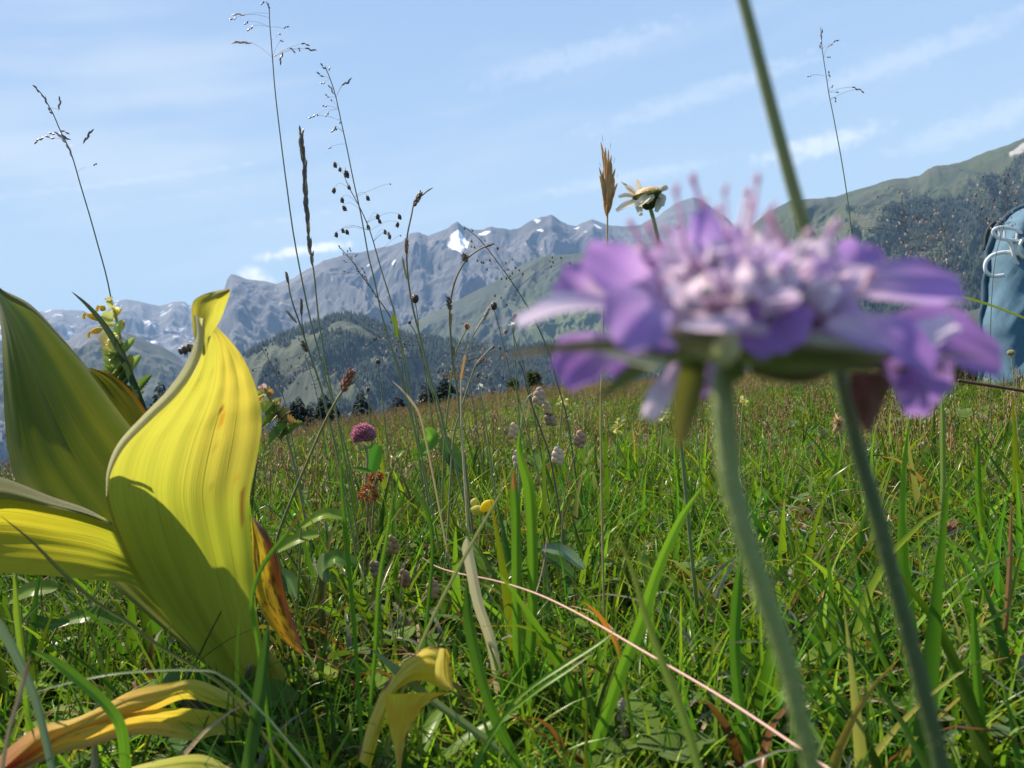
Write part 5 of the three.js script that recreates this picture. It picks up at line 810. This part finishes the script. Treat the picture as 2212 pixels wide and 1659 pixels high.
for (const [label, st, d, n, box, pale] of [
  ['airy quaking grass with tiny reddish and white spikelets before the dark forest, left of the backpack', [[1945, 410], [1962, 520], [1976, 640], [1990, 760], [2000, 900]], 0.95, 80, [1800, 400, 2060, 640], 0.9],
  ['airy quaking grass with pinkish spikelets at the right edge above the backpack', [[2180, 385], [2172, 470], [2150, 560], [2140, 700], [2140, 860]], 1.0, 50, [2090, 370, 2215, 500], 0.7],
  ['airy quaking grass with tiny pale spikelets right behind the flower petals', [[2040, 500], [2048, 580], [2050, 680], [2060, 860]], 1.1, 70, [1940, 440, 2110, 650], 0.7],
  ['airy quaking grass with white specks of spikelets between the curved sedges', [[1005, 740], [1012, 800], [1020, 860], [1030, 920]], 1.15, 90, [940, 730, 1110, 850], 0.75],
  ['airy quaking grass with tiny spikelets before the wooded hill, left of the tall sedge', [[830, 715], [850, 760], [870, 820], [890, 900]], 1.05, 34, [785, 690, 935, 780], 0.55],
  ['airy quaking grass with tiny dark spikelets just right of the front yellow leaf', [[560, 745], [588, 790], [610, 850], [630, 940]], 0.95, 30, [525, 735, 680, 840], 0.35],
  ['airy quaking grass with tiny spikelets behind the reddish sedge head', [[660, 770], [676, 820], [690, 880], [700, 950]], 1.1, 22, [620, 760, 760, 850], 0.5]]) {
  const T = plant('quaking_grass', label, 'grass', st, d, 1.2, 2.6, [0.12, 0.085, 0.06], [0.10, 0.10, 0.04]);
  const l = []; for (let k = 0; k < n; k++) { const a = rnd() * 6.28, r = Math.sqrt(rnd()); l.push([(box[0] + box[2]) / 2 + Math.cos(a) * r * (box[2] - box[0]) / 2, (box[1] + box[3]) / 2 + Math.sin(a) * r * (box[3] - box[1]) / 2, rr(1.8, 3.9)]); }
  quakes(T, l, { col: () => (rnd() < pale ? mix3([1.0, 0.92, 0.90], [0.70, 0.42, 0.42], rnd() * 0.8) : [0.10, 0.06, 0.05]), mat: M.petal, parts: false, tone: 0.5, spreadD: 0.05 });
}
// ---------------------------------------------------------------- single blades and stalks in front
function blade(label, pts, w, d, c0, c1, o = {}) {
  if (d >= 0.3 && d < 0.45) d *= 0.82;
  const q = trail(pts, d, true, 30), T = thing('grass_blade', label, o.cat ?? 'grass blade', q[q.length - 1].clone());
  T.name = numbered(o.name ?? 'grass_blade');
  const D = (t) => TOCAM(q[Math.round(t * 30)]);
  part(T, 'blade', new MB().ribbon(q, (t) => w * 0.5 * d / F * Math.min(1, Math.pow(t * (o.taper ?? 3) + 0.02, 0.75)) * (1 - 0.22 * t), o.N ?? V(-0.25, 0.35, 0.9), (t, u) => { let c = mix3(c0, c1, t); if (Math.abs(u) < 0.25) c = c.map((k) => k * 1.15); c = c.map((k) => k * (1 + 0.18 * noise(u * 6, t * 3, w))); return o.dead && t < o.dead ? mix3(o.deadCol ?? [0.34, 0.15, 0.04], c, sstep(t, o.dead * 0.5, o.dead)) : c; }, { fold: o.fold ?? 0.35, nu: 8, twist: o.twist ?? 0 }).geo(), o.mat ?? M.blade);
  return T;
}
const LG = [0.16, 0.31, 0.014], MG = [0.080, 0.20, 0.010], DG = [0.045, 0.105, 0.010], BG = [0.13, 0.20, 0.10];
blade('left blade of the upright wide pair in the middle, with a brown dead tip', [[1109, 1020], [1112, 1060], [1115, 1105], [1116, 1200], [1117, 1327], [1121, 1480], [1126, 1600]], 24, 0.42, MG, LG, { dead: 0.16, taper: 5 });
blade('right and taller green blade of the upright wide pair in the middle', [[1123, 927], [1122, 975], [1134, 1020], [1143, 1052], [1150, 1148], [1151, 1327], [1140, 1480], [1132, 1600]], 27, 0.425, LG, MG);
blade('whitish dead curved blade left of the upright pair', [[1008, 1160], [1011, 1186], [1019, 1230], [1035, 1307], [1057, 1371], [1069, 1420], [1080, 1500]], 26, 0.43, [0.64, 0.62, 0.40], [0.58, 0.56, 0.34], { taper: 8, mat: M.husk });
blade('straw coloured straight blade slanting from the yellow flower down to the left', [[1090, 1052], [1070, 1085], [1010, 1192], [939, 1327], [885, 1454], [850, 1560]], 9, 0.36, [0.40, 0.36, 0.12], [0.24, 0.30, 0.06], { dead: 0.08 });
blade('dark green wide blade between the dead blade and the yellow withered leaf', [[1008, 1250], [1010, 1300], [1015, 1352], [1045, 1480], [1067, 1544], [1112, 1640]], 28, 0.34, DG, MG);
blade('wide bright blade leaning right, its foot at the bottom middle', [[1517, 1051], [1490, 1090], [1463, 1134], [1416, 1243], [1385, 1342], [1343, 1446], [1307, 1550], [1270, 1670]], 32, 0.36, LG, MG, { N: V(0.3, .3, .9), taper: 2 });
blade('upright deep green blade just left of the green flower stem', [[1603, 1195], [1597, 1240], [1592, 1300], [1587, 1394], [1598, 1524], [1624, 1670]], 26, 0.33, MG, MG);
blade('slim dark blade at the right below the backpack', [[2113, 942], [2112, 990], [2113, 1056], [2123, 1160], [2139, 1270], [2150, 1400]], 14, 0.5, MG, LG, { dead: 0.1, deadCol: [0.05, 0.04, 0.02] });
blade('dry brown blade near the right edge', [[2185, 1077], [2183, 1150], [2180, 1238], [2170, 1368], [2159, 1460], [2150, 1560]], 12, 0.4, [0.28, 0.13, 0.06], [0.30, 0.20, 0.06]);
blade('upright green blade in the bottom right corner', [[2102, 1300], [2104, 1360], [2107, 1420], [2118, 1550], [2133, 1680]], 22, 0.32, MG, MG);
blade('soft green stem-like blade close to the lens left of the flower stem', [[1330, 1150], [1366, 1233], [1395, 1332], [1431, 1430], [1468, 1524], [1515, 1680]], 24, 0.15, [0.15, 0.20, 0.03], [0.12, 0.20, 0.03], { taper: 1.6, fold: 0.5 });
blade('thin dark green blade crossing behind both flower stems', [[1795, 1230], [1840, 1300], [1870, 1348], [1920, 1450], [1985, 1580], [2020, 1660]], 13, 0.36, DG, MG);
blade('pale grey-green blade lying towards the lower right corner', [[2104, 1553], [2050, 1592], [1993, 1633], [1946, 1665], [1900, 1700]], 20, 0.27, BG, BG, { N: V(0, 1, 0.5), taper: 8 });
blade('white-tipped thin blade at the lower right edge', [[2128, 1456], [2160, 1478], [2212, 1512], [2280, 1560]], 8, 0.28, [0.55, 0.58, 0.42], LG, { N: V(0, 1, .4) });
blade('long dark blade slanting across the low yellow leaf', [[0, 1113], [67, 1169], [133, 1236], [213, 1306], [273, 1343], [347, 1399], [417, 1440], [500, 1500]], 12, 0.27, [0.075, 0.095, 0.02], [0.13, 0.15, 0.025], { N: V(.2, .9, .3), taper: 4 });
blade('bright arching blade at the bottom left over the withered leaf', [[67, 1406], [100, 1420], [133, 1442], [187, 1486], [233, 1529], [260, 1572], [272, 1670]], 28, 0.24, LG, MG, { N: V(.3, .8, .5) });
blade('wide dark blade at the foot of the big plant', [[580, 1345], [577, 1380], [573, 1420], [563, 1506], [550, 1589], [536, 1670]], 38, 0.27, DG, [0.06, 0.14, 0.018], { taper: 2 });
blade('green blade with a rusty tip curving over the orange leaf', [[656, 1098], [640, 1125], [616, 1159], [586, 1196], [560, 1240], [545, 1300], [560, 1400]], 13, 0.34, LG, MG, { dead: 0.3, deadCol: [0.42, 0.22, 0.04] });
blade('greyish blade with a purple-brown tip at the bottom left edge', [[67, 1410], [55, 1460], [43, 1506], [23, 1572], [5, 1670]], 15, 0.20, [0.20, 0.16, 0.12], [0.22, 0.20, 0.10], { dead: 0.3, deadCol: [0.22, 0.10, 0.08] });
blade('broad blue-grey blade at the left edge above the withered leaf', [[-30, 1300], [10, 1365], [40, 1420], [75, 1500], [95, 1570]], 26, 0.30, BG, [0.10, 0.16, 0.09], { taper: 6 });
blade('short pale green upright blade below the low yellow leaf', [[30, 1235], [36, 1290], [42, 1350], [52, 1440], [58, 1500]], 22, 0.36, [0.26, 0.36, 0.03], LG);
blade('silvery blade lying flat below the big plant', [[40, 1512], [90, 1492], [160, 1474], [240, 1458], [320, 1451], [420, 1449], [480, 1460]], 9, 0.31, [0.26, 0.32, 0.18], [0.16, 0.22, 0.09], { N: V(0, 1, .3) });
blade('grey-green broad blade slanting across the folded yellow leaf', [[800, 1400], [845, 1440], [870, 1462], [939, 1518], [1019, 1576], [1131, 1660], [1180, 1700]], 21, 0.29, [0.18, 0.24, 0.08], [0.16, 0.24, 0.07], { N: V(0, .8, .6), taper: 6 });
blade('green blade slanting up right towards the pink stalk, upper of two', [[1330, 1362], [1290, 1392], [1227, 1432], [1147, 1486], [1100, 1530]], 12, 0.33, LG, MG, { N: V(0, .8, .6) });
blade('green blade slanting up right towards the pink stalk, lower of two', [[1280, 1412], [1230, 1446], [1175, 1482], [1130, 1516], [1080, 1560]], 12, 0.31, LG, MG, { N: V(0, .8, .6) });
blade('tall thin dark blade arching beside the pale dead blade', [[860, 1015], [895, 1060], [925, 1110], [935, 1180], [930, 1260], [918, 1400]], 11, 0.42, DG, MG);
blade('upright blade left of the withered clover heads', [[735, 960], [738, 1040], [745, 1120], [757, 1250], [768, 1380], [775, 1500]], 12, 0.36, MG, MG);
blade('fresh green blade standing between the brown spikelets', [[850, 1060], [838, 1150], [820, 1260], [812, 1400], [800, 1540]], 12, 0.38, LG, MG);
blade('yellow-green blade reaching in from the right across the backpack', [[2070, 640], [2100, 648], [2150, 664], [2212, 688], [2290, 720], [2360, 820]], 10, 0.42, [0.36, 0.42, 0.03], [0.30, 0.36, 0.03], { N: V(0, .7, .7), taper: 8 });
blade('dark blade rising to a point in front of the yellow rattle', [[155, 630], [190, 660], [225, 700], [262, 760], [292, 830], [318, 900], [340, 980], [370, 1100]], 19, 0.45, [0.045, 0.065, 0.03], [0.05, 0.085, 0.025], { fold: 0.6, taper: 2.4 });
blade('pale stem-thick blade under the right petals of the flower', [[2035, 860], [2036, 960], [2036, 1060], [2030, 1134], [2026, 1250]], 12, 0.55, [0.20, 0.28, 0.05], [0.18, 0.28, 0.05], { taper: 12 });
blade('orange tipped blade above the pink stalk', [[1260, 1300], [1290, 1325], [1315, 1360], [1335, 1400], [1345, 1450]], 12, 0.37, [0.44, 0.16, 0.03], MG, { dead: 0.7, deadCol: [0.55, 0.22, 0.02] });
blade('pale bent dry blade in front of the meadow edge, left of the dark spruces', [[846, 822], [868, 842], [890, 868], [905, 892], [920, 950]], 6, 0.55, [0.52, 0.44, 0.30], [0.46, 0.40, 0.22], { mat: M.husk });
{ // pink stalk lying across the picture
  const pts = [[912, 1205, .39], [939, 1222, .385], [987, 1238, .37], [1067, 1254, .35], [1157, 1282, .325], [1246, 1324, .30], [1395, 1410, .265], [1572, 1514, .235], [1749, 1632, .21], [1830, 1690, .2]], q = spline(pts.map((p) => P(...p)), 50), e = q[50].clone(), T = thing('pink_stalk', 'long thin pinkish stalk slanting down to the right across the turf', 'stalk', V(e.x, gnd(e.x, e.z), e.z));
  part(T, 'stem', new MB().tube(q, (t) => lerp(1.3, 3.4, t) * lerp(0.4, 0.2, t) / F, (t) => mix3([0.30, 0.16, 0.11], [0.62, 0.36, 0.30], t), 7).geo(), M.stem);
  part(T, 'side_twig', new MB().tube(spline([[1182, 1160, .34], [1176, 1210, .335], [1166, 1255, .33], [1158, 1281, .325]].map((p) => P(...p)), 10), 1.3 * .33 / F, [0.22, 0.13, 0.09], 5).geo(), M.stem);
}
{ const q = spline([[2070, 822, .5], [2120, 830, .5], [2212, 846, .5], [2330, 880, .5], [2420, 1000, .5]].map((p) => P(...p)), 20), e = q[20], T = thing('red_stalk', 'dark reddish stalk crossing low in front of the backpack at the right edge', 'stalk', V(e.x, gnd(e.x, e.z), e.z)); const l = e.clone(); l.y = gnd(l.x, l.z) - 0.01; part(T, 'stem', new MB().tube(spline([...q.filter((_, i) => i % 4 === 0), l], 24), 4.2 * .5 * .5 / F * 1.6, [0.10, 0.035, 0.02], 6).geo(), M.stem); }
{ const T = plant('bare_stem', 'dry bare stem with one small bud in front of the backpack\'s foot', 'stem', [[2184, 765], [2188, 800], [2192, 850], [2200, 940]], 0.9, 2.6, 3, [0.3, 0.28, 0.12], GST); burnet(T, 2184, 762, 8, 6, { c: [0.42, 0.36, 0.12], name: 'bud' }); }
// serrated leaves low in the turf
function serrated(name, label, list, d, cat = 'leaf') {
  const b0 = P(list[0][0][0], list[0][0][1], d); b0.y = gnd(b0.x, b0.z); const T = thing(name, label, cat, b0);
  for (const [a, m, e, w, c, z = 0] of list) { const q = spline([a, m, e].map(([x, y]) => P(x, y, d + z)), 44); part(T, 'leaflet', new MB().ribbon(q, (t) => w * 0.5 * d / F * Math.sin(Math.PI * (0.08 + 0.86 * t)) ** 0.6 * (0.84 + 0.22 * ((t * 15) % 1)), V(0, 0.75, 0.65), (t, u) => mix3(c.map((k) => k * (Math.abs(u) < 0.15 ? 1.5 : 1)), [0.3, 0.12, 0.04], Math.abs(u) > 0.9 && noise(t * 20, u, 2) > 0.2 ? 0.6 : 0), { fold: 0.3, nu: 6 }).geo(), M.herb); }
  const b = new MB(); for (const [a] of list) { const p = P(a[0], a[1], d); b.tube([p, p.clone().lerp(b0, 0.5).add(V(0.002, 0.004, 0)), b0], 0.0006, [0.16, 0.18, 0.05], 5, false); } part(T, 'stalk', b.geo(), M.stem);
}
serrated('serrated_leaf', 'toothed green leaf with several leaflets left of the brown spikelets', [[[600, 1190], [645, 1165], [690, 1155], 34, [0.16, 0.26, 0.03]], [[690, 1235], [725, 1205], [772, 1220], 40, [0.10, 0.20, 0.025], -.01], [[700, 1195], [698, 1225], [706, 1258], 26, [0.13, 0.20, 0.07], -.012], [[650, 1140], [700, 1112], [752, 1118], 34, [0.20, 0.30, 0.03], .02], [[600, 1235], [622, 1250], [640, 1290], 34, [0.08, 0.15, 0.05]]], 0.44);
serrated('serrated_leaf', 'toothed blue-green leaf right of the upright blade pair', [[[1170, 1185], [1215, 1192], [1262, 1228], 34, [0.17, 0.26, 0.14]], [[1176, 1200], [1210, 1220], [1245, 1250], 30, [0.07, 0.15, 0.03], .01]], 0.46);
serrated('serrated_leaf', 'toothed bright leaf below the low yellow leaf at the left', [[[20, 1300], [70, 1275], [125, 1272], 46, [0.13, 0.22, 0.025]], [[130, 1345], [200, 1330], [270, 1345], 44, [0.09, 0.18, 0.02], .02], [[60, 1330], [100, 1350], [150, 1345], 30, [0.08, 0.16, 0.02], -.01]], 0.46);
serrated('broad_leaf', 'pair of oval green leaves at the far side of the turf, below the tallest spruce', [[[905, 990], [930, 950], [920, 925], 40, [0.12, 0.26, 0.025]], [[1005, 1020], [975, 985], [955, 945], 46, [0.035, 0.085, 0.02], -.01]], 0.66);
// fly behind the front leaf
{
  const d = 0.385, c = P(401, 755, d), m = d / F, T = thing('insect', 'small dark hoverfly beside the twisted leaf', 'insect', c);
  const ax = V(-1, -0.25, 0.2).normalize(), b = new MB();
  b.spindle(c.clone().addScaledVector(ax, -20 * m), c.clone().addScaledVector(ax, 16 * m), 10.5 * m, (t, k) => (Math.floor(t * 10) % 3 === 1 ? [0.16, 0.13, 0.08] : [0.025, 0.022, 0.02]), { sides: 10, rings: 16, prof: (t) => (t < 0.5 ? 0.9 * Math.sin(Math.PI * (t * 1.7 + 0.05)) + 0.12 : t < 0.78 ? 0.55 + 0.45 * Math.sin((t - 0.5) / 0.28 * Math.PI) : 0.72 * Math.sqrt(Math.max(0, 1 - ((t - 0.88) / 0.12) ** 2)) + 0.05) });
  part(T, 'body', b.geo(), M.seed);
  for (const s of [-1, 1]) part(T, 'wing', new MB().ribbon(spline([c.clone().add(V(0, 7 * m, 0)), c.clone().add(V(9 * m, (12 + 3 * s) * m, s * 7 * m)), c.clone().add(V(20 * m, (13 + 2 * s) * m, s * 10 * m))], 8), (t) => 4.5 * m * Math.sin(Math.PI * (0.1 + .85 * t)), V(0, 1, .3), [0.5, 0.48, 0.45], { nu: 4 }).geo(), M.husk);
  const l = new MB(); for (let k = 0; k < 6; k++) { const a = c.clone().addScaledVector(ax, (k % 3 - 1) * 5 * m).add(V(0, -5 * m, 0)); l.tube([a, a.clone().add(V((k % 3 - 1) * 4 * m, -5 * m, (k < 3 ? -6 : 6) * m)), a.clone().add(V((k % 3 - 1) * 6 * m, -12 * m, (k < 3 ? -7 : 7) * m))], 0.7 * m, [0.03, 0.028, 0.025], 4); } part(T, 'legs', l.geo(), M.seed);
}
// ---------------------------------------------------------------- backpack at the right edge
{
  const d = 2.2, m = d / F, foot = P(2230, 880, d); foot.y = gnd(foot.x, foot.z);
  const T = thing('backpack', 'light blue backpack with white buckles standing in the grass at the right edge', 'backpack', foot);
  const LB = [0.062, 0.150, 0.225], DB = [0.025, 0.070, 0.115];
  // left outline and top of the pack (measured), swept into a rounded body
  const out = [[2118, 905], [2117, 840], [2118, 780], [2117, 720], [2122, 660], [2128, 600], [2133, 548], [2146, 505], [2172, 472], [2212, 450], [2260, 446]];
  const edge = spline(out.map((q) => P(...q, d)), 50), axis = V(0.99, 0.05, 0).normalize(), W = 0.30, thick = 0.16;
  const ring = (o, inset, col, z0 = 0) => new MB().grid(40, 50, (u, v) => {
    const p = edge[Math.round(v * 50)].clone(), wr = 1 + 0.006 * noise(u * 9, v * 12, 5) / 0.02, a = u * Math.PI, x = (1 - Math.cos(a)) / 2, zz = Math.pow(Math.sin(a), 0.55), topf = sstep(v, 1, 0.62), bulge = thick * (0.55 + 0.45 * topf);
    p.addScaledVector(axis, inset + x * (W - 2 * inset)); p.z += zz * bulge * 0.9 - inset + z0; p.y += 0.02 * Math.sin(a) * v; p.y = Math.max(p.y, gnd(p.x, p.z) - 0.01);
    const f = 0.012 * fbm(u * 7, v * 9, 2, 4) + 0.020 * Math.max(0, noise(u * 3 + v * 4, v * 11 - u * 5, 8)); p.z += f; p.x -= f * 0.5;
    return [p, typeof col === 'function' ? col(u, v) : col];
  });
  part(T, 'body', ring(0, 0, (u, v) => { let c = mix3(LB, [0.085, 0.19, 0.275], 0.5 + noise(u * 6, v * 6, 1)); const s = noise(u * 46, v * 15, 3); return mix3(c, DB, sstep(s, 0.42, 0.5) * sstep(u, 0.2, 0.26) * sstep(0.62 - v, 0, 0.06) * 0.9); }).geo(), M.cloth);
  part(T, 'back_panel', new MB().grid(20, 50, (u, v) => { const p = edge[Math.round(v * 50)].clone().addScaledVector(axis, u * W); p.z -= 0.004 + 0.05 * Math.sin(u * Math.PI); p.y = Math.max(p.y, gnd(p.x, p.z) - 0.01); return [p, DB]; }).geo(), M.cloth);
  // dark bound edge along the left outline
  const rim = edge.map((p, i) => p.clone().add(V(-0.002, 0.002, 0.012 + 0.004 * Math.sin(i)))).filter((_, i) => i % 2 === 0);
  part(T, 'bound_edge', new MB().tube(spline(rim, 60), (t) => 9 * m * (1 - 0.25 * t), [0.030, 0.085, 0.135], 10).geo(), M.cloth);
  // lid seam and strap crossing the front
  const front = (x, y, dz) => { const p = P(x, y, d); p.z += dz; return p; };
  part(T, 'lid_seam', new MB().tube(spline([front(2132, 640, .03), front(2150, 612, .07), front(2176, 588, .11), front(2215, 560, .15)], 20), 7 * m, DB, 8).geo(), M.cloth);
  part(T, 'strap', new MB().ribbon(spline([front(2150, 500, .05), front(2166, 520, .085), front(2190, 500, .13), front(2225, 470, .16)], 20), 7 * m, V(-.3, .2, 1), DB, { fold: 0 }).geo(), M.cloth);
  part(T, 'folded_flap', new MB().grid(16, 20, (u, v) => { const p = front(lerp(2150, 2225, u), lerp(490, 585, v) - 18 * u, 0.045 + 0.11 * u + 0.012 * Math.sin(v * 5 + u * 4) + 0.008); return [p, [0.08, 0.18, 0.26]]; }).geo(), M.cloth);
  const closed = (pts, r, n = 40) => { const c = new THREE.CatmullRomCurve3(pts, true, 'centripetal').getPoints(n); return new MB().tube(c, r, [0.72, 0.74, 0.74], 8, false).geo(); };
  const z = 0.10;
  part(T, 'buckle', closed([[2098, 514], [2110, 507], [2135, 509], [2160, 520], [2172, 531], [2160, 534], [2130, 532], [2106, 527]].map(([x, y]) => front(x, y, z)), 3.7 * m), M.plastic, 'white slotted buckle at the top left of the backpack');
  { const b = new MB(); for (const [x0, y0, x1, y1] of [[2112, 509, 2112, 528], [2122, 509, 2122, 530], [2148, 514, 2146, 533]]) b.tube([front(x0, y0, z), front(x1, y1, z)], 2.4 * m, [0.72, 0.74, 0.74], 6); part(T.children[T.children.length - 1], 'bars', b.geo(), M.plastic); }
  part(T, 'hook', new MB().tube(spline([[2128, 532], [2136, 545], [2140, 560], [2146, 578], [2158, 584], [2168, 576]].map(([x, y]) => front(x, y, z)), 24), 4.2 * m, [0.66, 0.68, 0.64], 8).geo(), M.plastic);
  part(T, 'hook', new MB().tube(spline([[2156, 530], [2148, 545], [2147, 560], [2156, 570], [2170, 568]].map(([x, y]) => front(x, y, z + .01)), 24), 3.6 * m, [0.66, 0.66, 0.56], 8).geo(), M.plastic);
  part(T, 'ring', new MB().tube(spline([[2138, 556], [2118, 558], [2098, 565], [2087, 580], [2088, 596], [2102, 606], [2126, 604]].map(([x, y]) => front(x, y, z - .01)), 30), 4 * m, [0.74, 0.76, 0.76], 8).geo(), M.plastic, 'white open ring hanging left of the backpack');
}
{ // second bag behind
  const d = 2.45, c = P(2110, 700, d), foot = V(c.x, gnd(c.x, c.z), c.z), T = thing('dark_bag', 'dark grey-green bag slumped behind the blue backpack', 'bag', foot);
  const top = P(2105, 648, d).y - foot.y;
  part(T, 'body', new MB().grid(40, 22, (u, v) => { const a = u * 6.2832, r = Math.sin(Math.acos(Math.min(1, Math.max(-1, v * 2 - 1)))) ** 0.7, lump = 1 + 0.10 * fbm(Math.cos(a) * 1.5, Math.sin(a) * 1.5, v * 3, 3); return [V(foot.x + 0.06 + Math.cos(a) * r * 0.17 * lump + 0.02 * v, foot.y + top * v * lump * (1 + 0.10 * Math.cos(a)), foot.z + Math.sin(a) * r * 0.12 * lump), mix3([0.030, 0.038, 0.042], [0.030, 0.052, 0.055], sstep(v, 0.38, 0.46))]; }).geo(), M.cloth);
  part(T, 'carry_loop', new MB().tube(spline([[2128, 540], [2134, 500], [2148, 482], [2162, 480], [2172, 500]].map(([x, y]) => P(x, y, d - 0.04)), 24), 0.006, [0.03, 0.045, 0.045], 8).geo(), M.cloth);
}
renderer.render(scene, camera);
